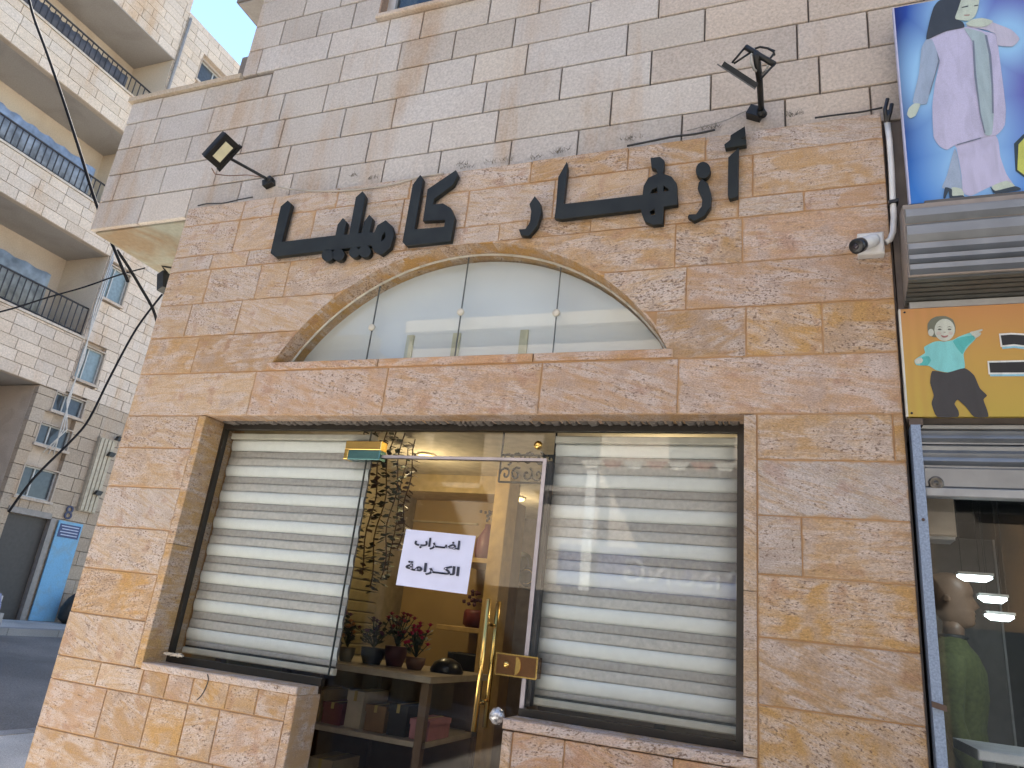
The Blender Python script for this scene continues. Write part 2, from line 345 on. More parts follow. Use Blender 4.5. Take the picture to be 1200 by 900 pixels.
# structural wall behind the cladding, openings left free
cw = MB()
cw.box(XL + .01, JL - .03, .0045, .30, 0, HEAD + .1); cw.box(JR + .03, XR - .004, .0045, .30, 0, HEAD + .1)
cw.box(XL + .01, XR - .004, .0045, .30, HEAD + .03, ABASE - .03)
n = 28; axs = [AL + (ARr - AL) * i / n for i in range(n + 1)]
cw.box(XL + .01, AL, .0045, .30, ABASE - .03, 3.53); cw.box(ARr, XR - .004, .0045, .30, ABASE - .03, 3.53)
cw.prism([(x, arch(x) + .006) for x in axs] + [(ARr, 3.53), (AL, 3.53)], .0045, .30)
cw.box(JL - .03, -2.13, .0045, .148, 0, 1.225); cw.box(-1.268 + .02, JR + .03, .0045, .148, 0, 1.225)
clad = part('cladding_wall', cw, GROUT)
PALE, BEIGE, PINK, TAN, ORNG, BRWN = (.60, .475, .37), (.57, .42, .29), (.54, .365, .25), (.51, .335, .185), (.53, .315, .125), (.45, .295, .17)
GAP = .0022
def stone(parent, x0, x1, z0, z1, col, y=0., d=.022, mat=TRAV, gp=GAP, ch=.0025, name='stone'):
    y += random.uniform(-.0018, .0018)
    return MB().cbox(x0 + gp, x1 - gp, y, y + d + .004, z0 + gp, z1 - gp, ch).obj(name, mat, parent, jit(col))
def tone(x, z):
    r = random.random(); u = (x - XL) / (XR - XL)
    if z > 3.43: return BEIGE if u > .6 else PALE
    if z > 2.6:
        if u < .35: return (.56, .475, .40) if r < .4 else PALE if r < .75 else BEIGE
        return (TAN if r < .3 else (.50, .40, .32) if r < .5 else PINK if r < .75 else BEIGE) if u > .6 else (BEIGE if r < .6 else PALE)
    if u < .2: return (BEIGE if r < .5 else TAN) if z > 1.6 else (TAN if r < .5 else ORNG if r < .75 else BRWN)
    return TAN if r < .45 else BRWN if r < .7 else ORNG
rows = [(3.4275, 3.545, [-3.02, -2.823, -2.43, -2.018, -1.403, -.965, -.645]),
        (3.232, 3.4275, [-3.023, -2.541, -2.035, -1.696, -1.282, -.872, -.463]),
        (3.144, 3.232, [-3.142, -2.903, -2.409, -1.98, -1.521, -1.391, -1.106, -.80, -.517, -.28]),
        (2.947, 3.144, [-3.129, -2.8, -2.625, -1.70, -.754, -.501]),
        (2.762, 2.947, [-3.189, -2.866, -.706]),
        (2.565, 2.762, [-3.08, -.488, -.232]),
        (2.347, 2.565, [-2.675, -1.961, -1.258, -.725])]
for z0, z1, js in rows:
    e = [XL] + js + [XR]
    for a, b_ in zip(e[:-1], e[1:]):
        col = tone((a + b_) / 2, z0) if z0 > 2.4 else (PINK if -2.7 < a < -.9 else BEIGE if a < -2.7 else PINK)
        cut = z1 > ABASE - .05 and z0 < 3.16 and b_ > AL and a < ARr and z0 > 2.5
        if not cut: stone(clad, a, b_, z0, z1, col); continue
        # stones trimmed to the curve of the arch
        a2, b2 = a + GAP, b_ - GAP; k = 40; run = []
        runs = []
        for i in range(k + 1):
            x = a2 + (b2 - a2) * i / k
            lo = max(z0 + GAP, arch(x)) if AL < x < ARr else z0 + GAP
            if lo < z1 - GAP - .002: run.append((x, lo))
            elif run: runs.append(run); run = []
        if run: runs.append(run)
        for rn in runs:
            if len(rn) < 3: continue
            slim = [rn[0]] + [p for i, p in enumerate(rn[1:-1]) if i % 3 == 0 or abs(p[1] - rn[i][1]) > .05] + [rn[-1]]
            poly = slim + [(rn[-1][0], z1 - GAP), (rn[0][0], z1 - GAP)]
            y = random.uniform(-.0018, .0018); MB().prism(poly, y, .026).obj('stone', TRAV, clad, jit(col))
# stone strip under the fanlight
e = [AL - .03, -2.02, -1.30, ARr + .02]
for a, b_ in zip(e[:-1], e[1:]): stone(clad, a, b_, 2.567, ABASE, (.55, .33, .19), -.004, .13)
# piers
pier = [2.347, 2.186, 1.996, 1.806, 1.613, 1.417, 1.231, 1.134, .942, .75, .56, .37, .18, .0]
lc = [BEIGE, BEIGE, (.57, .47, .385), PALE, ORNG, BEIGE, TAN, BRWN, PINK, TAN, BEIGE, TAN, BEIGE]
GREY = (.50, .42, .355)
rc = [TAN, GREY, (.47, .36, .265), ORNG, BRWN, ORNG, TAN, TAN, ORNG, BRWN, TAN, TAN, BRWN]
js2 = [-3.14, -2.892, -2.755, -2.62, -2.438, -2.294, -2.15]; js3 = [-3.067, -2.815, -2.62, -2.458, -2.15]; js4 = [-2.926, -2.433, -2.15]
for i, (z1, z0) in enumerate(zip(pier[:-1], pier[1:])):
    if z0 >= 1.2:
        stone(clad, XL, JL - .042, z0, z1, lc[i])
        x0 = JR + .042
        if i == 0: stone(clad, x0, -.033, z0, z1, rc[i]); stone(clad, -.033, XR, z0, z1, ORNG)
        elif i == 2: stone(clad, x0, -.316, z0, z1, rc[i]); stone(clad, -.316, XR, z0, z1, TAN)
        else: stone(clad, x0, XR, z0, z1, rc[i])
    else:
        js = js2 if i == 6 else (js3 if i % 2 else js4); e = [XL] + js
        for a, b_ in zip(e[:-1], e[1:]): stone(clad, a, b_, z0, z1, random.choice([TAN, ORNG, BRWN, PINK, BEIGE]))
        stone(clad, JR + .042, XR, z0, z1, rc[i])
# jamb slabs: their edge shows beside the opening, their face lines the reveal
for x0, x1, col in ((JL - .040, JL, (.54, .335, .145)), (JR, JR + .040, (.56, .40, .26))):
    zz = [1.232 if x0 < -2 else 1.268, 1.75, HEAD - .002]
    for a, b_ in zip(zz[:-1], zz[1:]):
        MB().cbox(x0, x1, -.003, .20, a + .001, b_ - .001, .002).obj('jamb_slab', REVEAL, clad, jit(col))
for a, b_ in ((JL, -2.1), (-2.1, -1.3), (-1.3, JR)): MB().cbox(a + .001, b_ - .001, .004, .20, HEAD - .0, HEAD + .028, .002).obj('head_slab', REVEAL, clad, (.46, .30, .18))
# sills and low walls either side of the door
MB().cbox(JL + .0005, -2.113, -.008, .135, 1.229, 1.258, .004).obj('sill_slab', TRAV, clad, (.62, .50, .42))
MB().cbox(-1.270, JR + .0395, -.008, .135, 1.234, 1.266, .004).obj('sill_slab', TRAV, clad, (.60, .46, .38))
for x0, x1 in ((-2.148, -2.11), (-1.268, -1.234)):
    MB().cbox(x0, x1, -.004, .15, 0, 1.228, .003).obj('end_slab', TRAV, clad, (.52, .34, .20))
for i, (z1, z0) in enumerate(zip([1.232, 1.04, .85, .66, .47, .28, .09], [1.04, .85, .66, .47, .28, .09, 0])):
    e = [-1.232] + ([-.86] if i % 2 else [-1.05, -.7]) + [JR + .04]
    for a, b_ in zip(e[:-1], e[1:]): stone(clad, a, b_, z0, z1, [(.53, .32, .20), TAN, PINK][i % 3])
# arch reveal: curved slabs
for i in range(0, n, 4):
    q = axs[i:i + 5]; rv = MB()
    lo = [(x, arch(x)) for x in q]; hi = [(x, arch(x) + .012) for x in q]
    rv.prism(lo + hi[::-1], .003, .24); rv.obj('arch_slab', REVEAL, clad, (.52, .30, .11))
# ragged mortar left along the window head
mr = MB(); x = JL + .02
while x < JR - .03:
    wdt = random.uniform(.015, .05); h = random.uniform(.004, .013); mr.prism([(x, HEAD + .002), (x + wdt, HEAD + .002), (x + wdt * .8, HEAD - h * .7), (x + wdt * .3, HEAD - h)], .085, .125); x += wdt * random.uniform(.7, 1.3)
mr.obj('mortar_remnant', GROUTD, clad)['kind'] = 'stuff'

# --- limestone storey above
UY = .045
uw = MB()
uw.box(-4.215, XL, UY + .02, 7.0, 3.53, 4.45); uw.box(XL, 4.6, UY + .02, .5, 3.53, 4.655)
uw.box(-3.35, -2.47, UY + .02, .5, 4.655, 5.9); uw.box(-1.60, 4.6, UY + .02, .5, 4.655, 5.9); uw.box(-3.35, 4.6, UY + .02, .5, 5.9, 10.5); uw.box(-3.35, -3.1, .5, 8, 4.45, 10.5)
uw.box(-4.22, -3.35, .55, 8, 5.825, 10.5)
upper = part('upper_wall', uw, GROUTD)
LG, LW = (.57, .53, .485), (.56, .49, .425)
U = [3.523, 3.715, 3.905, 4.096, 4.285, 4.475, 4.665, 4.857, 5.05, 5.24, 5.43]
UJ = [[(166, 244), (222, 235), (280, 226), (342, 212), (396, 210), (449, 200), (515, 190), (598, 178), (677, 167), (799, 147), (920, 127), (1020, 112)],
      [(137, 217), (190, 212), (252, 207), (336, 190), (431, 172), (504, 161), (582, 149), (716, 125), (833, 104), (960, 82)],
      [(161, 187), (221, 175), (286, 162), (330, 155), (402, 142), (461, 134), (568, 114), (657, 97), (763, 76), (934, 44)],
      [(155, 160), (185, 152), (247, 140), (330, 125), (381, 115), (439, 105), (499, 92), (555, 81), (617, 69), (735, 44), (826, 25), (947, 10)],
      [(187, 127), (239, 116), (316, 99), (400, 82), (468, 66), (532, 52), (602, 37), (691, 17), (772, 7), (880, -15)],
      [(304, 72), (386, 54), (454, 40), (494, 31), (573, 15), (632, 6), (720, -20), (850, -40)],
      [(331, 37), (374, 27), (414, 20)], [(315, 15), (357, 9), (400, 0)], [], []]
for i, (z0, z1) in enumerate(zip(U[:-1], U[1:])):
    js = [wy(px, py, UY).x for px, py in UJ[i]]
    lastx = js[-1] if js else -3.1
    while lastx < 1.2: lastx += random.uniform(.26, .46); js.append(lastx)
    x0 = -4.22 if i < 5 else -3.355
    e = [x0] + [j for j in js if j > x0 + .08]
    for a, b_ in zip(e[:-1], e[1:]):
        if z1 > 4.69 and z0 < 5.9 and b_ > -2.45 and a < -1.62:
            if a < -2.5: stone(upper, a, -2.452, z0, z1, LG, UY, .022, LIME, .0035, .003)
            if b_ > -1.56: stone(upper, -1.618, b_, z0, z1, LG, UY, .022, LIME, .0035, .003)
            if z0 > 4.69 or True: continue
        zt = z1
        col = LG if a < -.9 else LW
        if a < -3.36 and i == 4: zt = 4.452
        lo = z0
        if i == 0 and b_ > XL and a < .0: lo = 3.535
        stone(upper, a, b_, lo, zt, col, UY, .022, LIME, .0035, .003)
    # stones returning along the left flank
# flank of the overhang and plastered underside
box('soffit', SOFF, upper, -4.2, XL + .005, UY + .03, 7, 3.515, 3.5299)
MB().box(-4.24, -3.345, UY - .02, UY + .16, 4.454, 4.487).obj('coping', LIME, upper, (.52, .44, .34))
for i in range(16):
    a = UY + .03 + i * .42
    for k in range(5): MB().add(*(lambda x, y0, y1, z0, z1: ([(x, y0, z0), (x, y1, z0), (x, y1, z1), (x, y0, z1), (x + .02, y0, z0), (x + .02, y1, z0), (x + .02, y1, z1), (x + .02, y0, z1)], [(0, 1, 2, 3), (7, 6, 5, 4), (0, 4, 5, 1), (1, 5, 6, 2), (2, 6, 7, 3), (3, 7, 4, 0)]))(-4.222, a + .003, a + .417, U[k] + .003, (U[k + 1] if k < 4 else 4.452) - .003)).obj('stone', LIME, upper, jit(LG))
box('soffit', SOFFG, upper, -4.2, -3.36, .56, 8, 5.81, 5.824)
# first-floor window above the sign
win = put(MB().cbox(-2.455, -1.615, UY - .03, UY + .14, 4.668, 4.70, .006).obj('window', LIME, None, (.58, .50, .42)), shop)
fr = MB(); fr.box(-2.45, -2.40, .10, .15, 4.70, 5.9); fr.box(-1.67, -1.62, .10, .15, 4.70, 5.9); fr.box(-2.06, -2.01, .10, .15, 4.70, 5.9); fr.box(-2.45, -1.62, .10, .15, 4.70, 4.735)
fr.obj('frame', flat('window_aluminium', (.55, .53, .5), .4, .3), win)
MB().box(-2.40, -2.06, .12, .126, 4.735, 5.9).obj('pane', GLASSD, win); MB().box(-2.01, -1.67, .12, .126, 4.735, 5.9).obj('pane', GLASSD, win)
MB().box(-2.40, -1.67, .3, .32, 4.71, 5.9).obj('curtain', flat('curtain_blue', (.10, .12, .22)), win)
MB().box(-2.46, -2.45, UY, .15, 4.70, 5.9).box(-1.62, -1.61, UY, .15, 4.70, 5.9).obj('reveal', LIME, win, (.4, .28, .2))

# ------------------------------------------------------------------ fanlight
fan = put(MB().prism([(AL + .02, ABASE + .003)] + [(x, arch(x) - .012) for x in axs[1:-1]] + [(ARr - .02, ABASE + .003)], .150, .158).obj('fanlight', flat('frosted_panel', (.66, .68, .69), .5, noise=.05, scale=3), None), shop)
seams = [AL + .012, wy(436, 384, .1).x, wy(540, 366, .1).x, wy(652, 367, .1).x, ARr - .012]
for a, b_ in zip(seams[:-1], seams[1:]):
    q = [a + .002 + (b_ - a - .004) * i / 10 for i in range(11)]
    lo = [(x, ABASE + .004) for x in (q[0], q[-1])]; hi = [(x, max(ABASE + .006, arch(x) - .006)) for x in q]
    MB().prism([lo[0]] + hi + [lo[1]], .100, .106).obj('pane', GLASS, fan)
for x in seams[1:-1]:
    MB().box(x - .0014, x + .0014, .0985, .1075, ABASE + .006, arch(x) - .008).obj('seam', flat('seam_grey', (.12, .13, .13)), fan)
for px, py in ((436, 384), (540, 366), (652, 367)):
    p = wy(px, py, .095); MB().lathe(p, [(.017, 0), (.017, -.006), (.012, -.010)], (0, 1, 0), 14).obj('fixing_stud', flat('stud_cream', (.62, .58, .48), .3), fan)
bead = MB()
for i in range(n): bead.tube([(axs[i], .097, arch(axs[i]) - .004), (axs[i + 1], .097, arch(axs[i + 1]) - .004)], .006, 6)
bead.obj('sealant_bead', flat('sealant', (.62, .58, .5), .6), fan)
MB().box(AL + .01, ARr - .01, .094, .11, ABASE, ABASE + .012).obj('bottom_bead', flat('sealant', (.62, .58, .5)), fan)
for px in (480, 534, 613):
    x = wy(px, 400, .14).x; MB().box(x - .018, x + .018, .140, .149, ABASE + .01, ABASE + .17).obj('batten', flat('batten_olive', (.52, .50, .36), .6), fan)

# ------------------------------------------------------------------ shopfront glazing
GY = .14
sf = put(MB().box(JL, JL + .016, .122, .15, 1.26, HEAD).box(JR - .030, JR, .120, .15, 1.266, HEAD)
         .box(JL + .016, JR - .030, .120, .15, HEAD - .030, HEAD - .002)
         .box(JL + .016, -2.10, .122, .15, 1.259, 1.288).box(-1.262, JR - .030, .122, .15, 1.267, 1.292).obj('shopfront_frame', FRAME, None), shop)
DL, DR, DT = -2.083, -1.262, 2.196
MB().box(JL + .012, DL - .004, GY, GY + .008, 1.285, HEAD - .03).obj('pane', GLASS, sf)
MB().box(DR + .012, JR - .025, GY, GY + .008, 1.289, HEAD - .03).obj('pane', GLASS, sf)
MB().box(DL, DR + .010, GY, GY + .008, DT + .014, HEAD - .03).obj('pane', GLASS, sf)
MB().box(DL - .0035, DL - .0005, GY - .001, GY + .009, 1.30, HEAD - .03).obj('glass_joint', flat('joint_dark', (.03, .04, .04)), sf)
MB().box(DR - .004, DR + .012, GY - .002, GY + .03, 1.27, DT + .012).obj('side_channel', ALU, sf)
MB().box(DL, DR - .004, GY - .002, GY + .02, DT, DT + .012).obj('top_channel', ALU, sf)
MB().box(DR + .0125, DR + .030, GY + .012, GY + .05, 1.30, 2.20).obj('brush_strip', flat('strip_dark', (.03, .022, .022)), sf)
p = wy(631, 522, GY); MB().lathe(p, [(.016, 0), (.018, -.006), (.012, -.014), (.004, -.016)], (0, 1, 0), 16).obj('brass_stud', BRASS, sf)
door = put(MB().box(DL + .002, DR - .006, GY, GY + .010, .02, DT - .004).obj('door', GLASS, None), shop)
# top patch fitting
a, b_ = wy(409, 518, GY), wy(447, 538, GY)
MB().cbox(a.x, b_.x, GY - .022, GY + .03, (a.z + b_.z) / 2 - .002, a.z, .002).obj('patch_hinge', BRASS, door)
MB().cbox(a.x + .022, b_.x, GY - .021, GY + .029, b_.z - .008, (a.z + b_.z) / 2 - .003, .002).obj('patch_hinge_plate', flat('patinated_brass', (.10, .22, .22), .25, .8), door)
MB().cbox(a.x, a.x + .021, GY - .0225, GY + .03, b_.z - .008, (a.z + b_.z) / 2 - .003, .002).obj('patch_hinge_arm', BRASS, door)
# pull handles outside and inside
for y, top, bot in ((GY - .055, (575, 702), (553, 857)), (GY + .065, (586, 705), (566, 852))):
    t_, b2 = wy(*top, y), wy(*bot, y); xm = (t_.x + b2.x) / 2
    hd = MB().tube([(xm, y, t_.z), (xm, y, b2.z)], .0095, 12).obj('pull_handle', BRASS, door)
    for z in (t_.z - .09, b2.z + .09): MB().tube([(xm, y, z), (xm, GY + (.0 if y < GY else .01), z)], .006, 8).obj('handle_standoff', BRASS, hd)
a, b_ = wy(582, 765, GY - .02), wy(628, 796, GY - .02)
lk = MB().cbox(a.x + .002, b_.x, GY - .022, GY + .032, b_.z, a.z, .003).obj('lock_case', flat('bronze_lock', (.20, .10, .045), .2, .85), door)
zc = (a.z + b_.z) / 2; xm = a.x + (b_.x - a.x) * .50
MB().prism([(xm, a.z - .004)] + [(xm + .020 * math.sin(math.pi * k / 8), zc + (a.z - b_.z - .01) / 2 * math.cos(math.pi * k / 8)) for k in range(1, 8)] + [(xm, b_.z + .004)], GY - .026, GY - .0222).obj('lock_crescent', BRASS, lk)
MB().lathe((a.x + (b_.x - a.x) * .27, GY - .022, zc), [(.012, 0), (.011, -.006), (.004, -.009)], (0, 1, 0), 12).obj('key_cylinder', BRASS, lk)
rim = MB(); t = .0025
rim.box(a.x, b_.x + .002, GY - .0232, GY - .0212, a.z - t, a.z + t); rim.box(a.x, b_.x + .002, GY - .0232, GY - .0212, b_.z - t, b_.z + t); rim.box(b_.x - t, b_.x + t, GY - .0236, GY - .0214, b_.z, a.z); rim.box(a.x, a.x + 2 * t, GY - .0236, GY - .0214, b_.z, a.z)
rim.obj('lock_rim', BRASS, lk)
p = wy(583, 839, GY - .03)
MB().lathe(p, [(.004, .03), (.010, .02), (.024, .012), (.030, -.004), (.024, -.020), (.010, -.027)], (0, 1, 0), 9).obj('door_knob', flat('crystal_knob', (.75, .75, .76), .15, .4, .5, 90), door)

# ------------------------------------------------------------------ zebra blinds
def blind(x0, x1, label, ztop, zbot, off):
    root = thing('zebra_blind', label, 'blind', 'day and night blinds behind the shop glass', ((x0 + x1) / 2, .20, zbot))
    def pt(nm, mb, mt): return put(mb.obj(nm, mt), root)
    FWt = flat('blind_white', (.80, .81, .80), .8, noise=.03, scale=40); FT = flat('blind_taupe', (.43, .40, .38), .85, noise=.12, scale=60); FM = flat('blind_sheer', (.56, .53, .505), .85, noise=.10, scale=60)
    pt('head_rail', MB().cbox(x0, x1, .172, .22, ztop - .028, ztop, .004), flat('rail_cream', (.62, .57, .48), .4))
    pt('bottom_rail', MB().cbox(x0, x1, .185, .215, zbot, zbot + .026, .005), flat('rail_cream', (.62, .57, .48), .4))
    z = ztop - .03; pitch = .1085; k = 0
    seq = [(.052, FWt, -.004), (.034, FT, .004), (.039, FM, 0)]
    z += off
    while z > zbot + .026:
        for h, mt, dy in seq:
            za, zb = min(z, ztop - .03), max(z - h, zbot + .034); z -= h
            if za - zb < .003: continue
            # every band bellies slightly
            s_ = MB(); q = 5; ph = random.uniform(-.001, .001); cols = 7; vs_ = []
            for i in range(q + 1):
                for j in range(cols + 1):
                    u = i / q; vs_.append((x0 + (x1 - x0) * j / cols, .197 + dy - .006 * math.sin(math.pi * u) * (1 if dy < 0 else .4) + (.007 * u if dy < 0 else 0) + ph * math.sin(j), za - (za - zb) * u + .0005 * math.sin(j * 1.3 + k)))
            s_.add(vs_, [(i * (cols + 1) + j, i * (cols + 1) + j + 1, (i + 1) * (cols + 1) + j + 1, (i + 1) * (cols + 1) + j) for i in range(q) for j in range(cols)], True)
            o = pt('fabric_band', s_, mt); sd_ = o.modifiers.new('thickness', 'SOLIDIFY'); sd_.thickness = .0012; k += 1
    pt('hem_shadow_strip', MB().box(x0 + .002, x1 - .002, .199, .203, zbot + .0262, zbot + .034), flat('hem_shadow_dark', (.02, .02, .02)))  # solid dark strip drawn for the shade between cloth and bottom rail
    pt('backing_cloth', MB().box(x0 + .004, x1 - .004, .212, .2135, zbot + .02, ztop - .02), flat('blind_back', (.20, .185, .18), .9))
    return root
blind(JL + .012, DL - .012, 'zebra blind of grey and white bands behind the glass left of the shop door', HEAD - .036, 1.298, .0)
blind(DR + .028, JR - .022, 'grey and white banded blind between the door lock and the tan stone pier', HEAD - .036, 1.303, .004)

# ------------------------------------------------------------------ paper notice
c4 = [wy(px, py, GY - .004) for px, py in ((476, 620), (557, 628), (548, 696), (464, 686))]
xa, xb = (c4[0].x + c4[3].x) / 2, (c4[1].x + c4[2].x) / 2; za, zb = (c4[0].z + c4[1].z) / 2, (c4[2].z + c4[3].z) / 2
paper = thing('paper_notice', 'white paper notice with two lines of black Arabic lettering taped to the glass door', 'notice', loc=((xa + xb) / 2, GY - .004, (za + zb) / 2))
tilt = math.atan2(c4[1].z - c4[0].z, c4[1].x - c4[0].x)
hw, hh = (xb - xa) / 2, (za - zb) / 2
MB().add([(-hw + 2 * hw * i / 6, -.0012 - .0014 * math.sin(i * 1.1 + j * 2), -hh + 2 * hh * j / 2) for j in range(3) for i in range(7)], [(j * 7 + i, j * 7 + i + 1, j * 7 + i + 8, j * 7 + i + 7) for j in range(2) for i in range(6)], True).obj('sheet', flat('paper_white', (.66, .68, .86), .7, noise=.03), paper)
paper.rotation_euler = (0, -tilt, 0)
INK = flat('ink', (.03, .035, .06), .7)
def arabic(body, size, x, z, width, height, nm='lettering'):
    me = text_mesh(nm, body, size, .0003, size * .035)
    xs_ = [v.co.x for v in me.vertices]; zs_ = [v.co.z for v in me.vertices]
    sx = width / (max(xs_) - min(xs_)); sz = height / (max(zs_) - min(zs_))
    me.transform(Matrix.Translation((x, 0, z)) @ Matrix.Diagonal((sx, 1, sz, 1)) @ Matrix.Translation((-(max(xs_) + min(xs_)) / 2, 0, -(max(zs_) + min(zs_)) / 2)))
    return me
def unit(px, py):      # crop of the notice -> sheet coordinates
    p = wy(455 + px / 10, 610 + py / 10, GY - .004); d = p - paper.location; ct, st_ = math.cos(tilt), math.sin(tilt)
    return d.x * ct + d.z * st_, -d.x * st_ + d.z * ct
for body, (u0, v0), (u1, v1) in (('\ufe8f\ufe8d\ufead\u0640\u0640\ufec0\ufe8d'.replace('\ufead', '\ufeae'), (320, 225), (838, 340)), ('\ufe93\ufee3\ufe8d\ufeae\u0640\u0640\ufedb\ufedf\ufe8d'.replace('\ufe93', '\ufe94'), (215, 505), (832, 650))):
    A, B = unit(u0, v0), unit(u1, v1); cxx, czz = (A[0] + B[0]) / 2, (A[1] + B[1]) / 2
    me = arabic(body, .06, cxx, czz, abs(B[0] - A[0]), .047); me.transform(Matrix.Translation((0, -.0045, 0))); mkobj('lettering', me, INK, paper)

# ------------------------------------------------------------------ black sign letters
sign = thing('shop_sign_lettering', 'black raised Arabic letters spelling the shop name on the travertine front', 'sign', loc=(-1.7, 0, 3.4))
def letter(loops, base, y=-.034, th=.022):
    lp = [[(q.x, q.z) for q in (wy(base[0] + cx * .266667, base[1] + cy * .266667, y) for cx, cy in l)] for l in loops]
    return put(mkobj('letter', outline('letter', lp, y + th / 2, th, .0016), LETTER), sign)
A5, A6 = (300, 130), (600, 130)
letter([[(722, 283), (733, 300), (695, 522), (828, 510), (833, 478), (735, 483), (755, 345), (878, 262), (886, 282), (865, 325), (783, 385), (776, 412), (822, 408), (855, 428), (872, 470), (855, 572), (660, 592), (645, 575), (690, 325)]], A5)
letter([[(140, 395), (155, 410), (112, 577), (350, 548), (360, 500), (382, 472), (397, 490), (385, 545), (410, 543), (440, 380), (468, 355), (480, 375), (448, 540), (465, 538), (475, 490), (498, 458), (512, 475), (498, 535), (520, 535), (535, 503), (570, 482), (595, 505), (605, 545), (590, 600), (550, 632), (520, 615), (508, 590), (85, 640), (65, 625), (110, 420)],
        [(548, 575), (553, 548), (568, 528), (571, 552), (562, 568)]], A5)
for cx, cy, r in ((315, 635, 26), (362, 632, 26), (432, 622, 23), (478, 618, 26)): letter([circ(cx, cy, r, 12)], A5)
letter([[(1022, 70), (1025, 110), (1000, 124), (1028, 128), (1028, 148), (940, 162), (935, 148), (960, 128), (962, 108)]], A6)
letter([[(995, 165), (992, 375), (958, 385), (950, 370), (952, 205)]], A6)
letter([circ(840, 260, 31, 16, 35)], A6)
letter([[(835, 302), (860, 320), (875, 370), (872, 420), (845, 460), (800, 482), (775, 465), (778, 457), (810, 455), (835, 420), (838, 385), (818, 340), (822, 315)]], A6)
letter([[(240, 228), (243, 250), (225, 411), (575, 370), (580, 330), (600, 295), (642, 276), (634, 255), (615, 250), (610, 208), (650, 203), (668, 220), (668, 250), (660, 276), (700, 290), (722, 320), (727, 410), (665, 420), (662, 495), (620, 500), (585, 485), (571, 450), (568, 432), (215, 475), (188, 470), (195, 420), (205, 290)],
        [(605, 365), (615, 345), (640, 333), (640, 362)], [(664, 325), (690, 343), (690, 353), (664, 356)], [(602, 442), (628, 427), (630, 456), (612, 462)]], A6)
letter([[(100, 377), (122, 405), (128, 450), (110, 505), (75, 548), (40, 545), (32, 522), (60, 520), (80, 490), (86, 440), (78, 410)]], A6)

# ------------------------------------------------------------------ floodlights
LED = flat('led_yellow', (.66, .62, .42), .3)
def flood_left():
    mnt = wy(318, 215, UY)
    r = thing('floodlight', 'small black floodlight with pale lamp face above the left end of the sign', 'floodlight', 'floodlights over the shop sign', tuple(mnt))
    P_ = lambda nm, mb, mt: put(mb.obj(nm, mt), r)
    c = wy(261, 178, -.22); ey = Vector((0, 1, 0)); ed = (wy(241, 181, -.22) - wy(263, 157, -.22)); ed = Vector((ed.x, 0, ed.z)).normalized(); nn = ey.cross(ed).normalized()
    if nn.dot(CAM - c) < 0: nn = -nn
    P_('lamp_housing', MB().obox(c - nn * .014, ey * .058, ed * .080, nn * .014), BLKM)
    P_('lamp_bezel', MB().obox(c - ed * .074, ey * .058, ed * .008, nn * .006).obox(c + ed * .074, ey * .058, ed * .008, nn * .006).obox(c - ey * .050, ey * .008, ed * .066, nn * .006).obox(c + ey * .050, ey * .008, ed * .066, nn * .006), BLKM)
    P_('lamp_face', MB().obox(c + nn * .001, ey * .026, ed * .050, nn * .002), LED)
    e = c + ey * .062 - nn * .012; k = wy(310, 208, .0)
    P_('arm', MB().tube([e - ey * .03, e, k, mnt + Vector((0, -.02, .0))], .008, 8), BLKM)
    P_('yoke', MB().obox(e - ey * .004, ed * .088, nn * .014, ey * .004), BLKM)
    P_('wall_clamp', MB().obox(mnt + Vector((0, -.018, -.01)), (.028, 0, .008), (0, .018, 0), (-.006, 0, .018)).lathe(mnt + Vector((.012, -.03, .005)), [(.017, -.01), (.017, .014)], (.3, 1, 0), 12), BLKM)
    q = [wy(248, 197, -.2), wy(252, 204, -.15), wy(268, 206, -.08), wy(290, 205, 0), wy(310, 208, .0), mnt]
    P_('flex', MB().tube(q, .0028, 6), flat('flex_brown', (.25, .15, .10)))
flood_left()
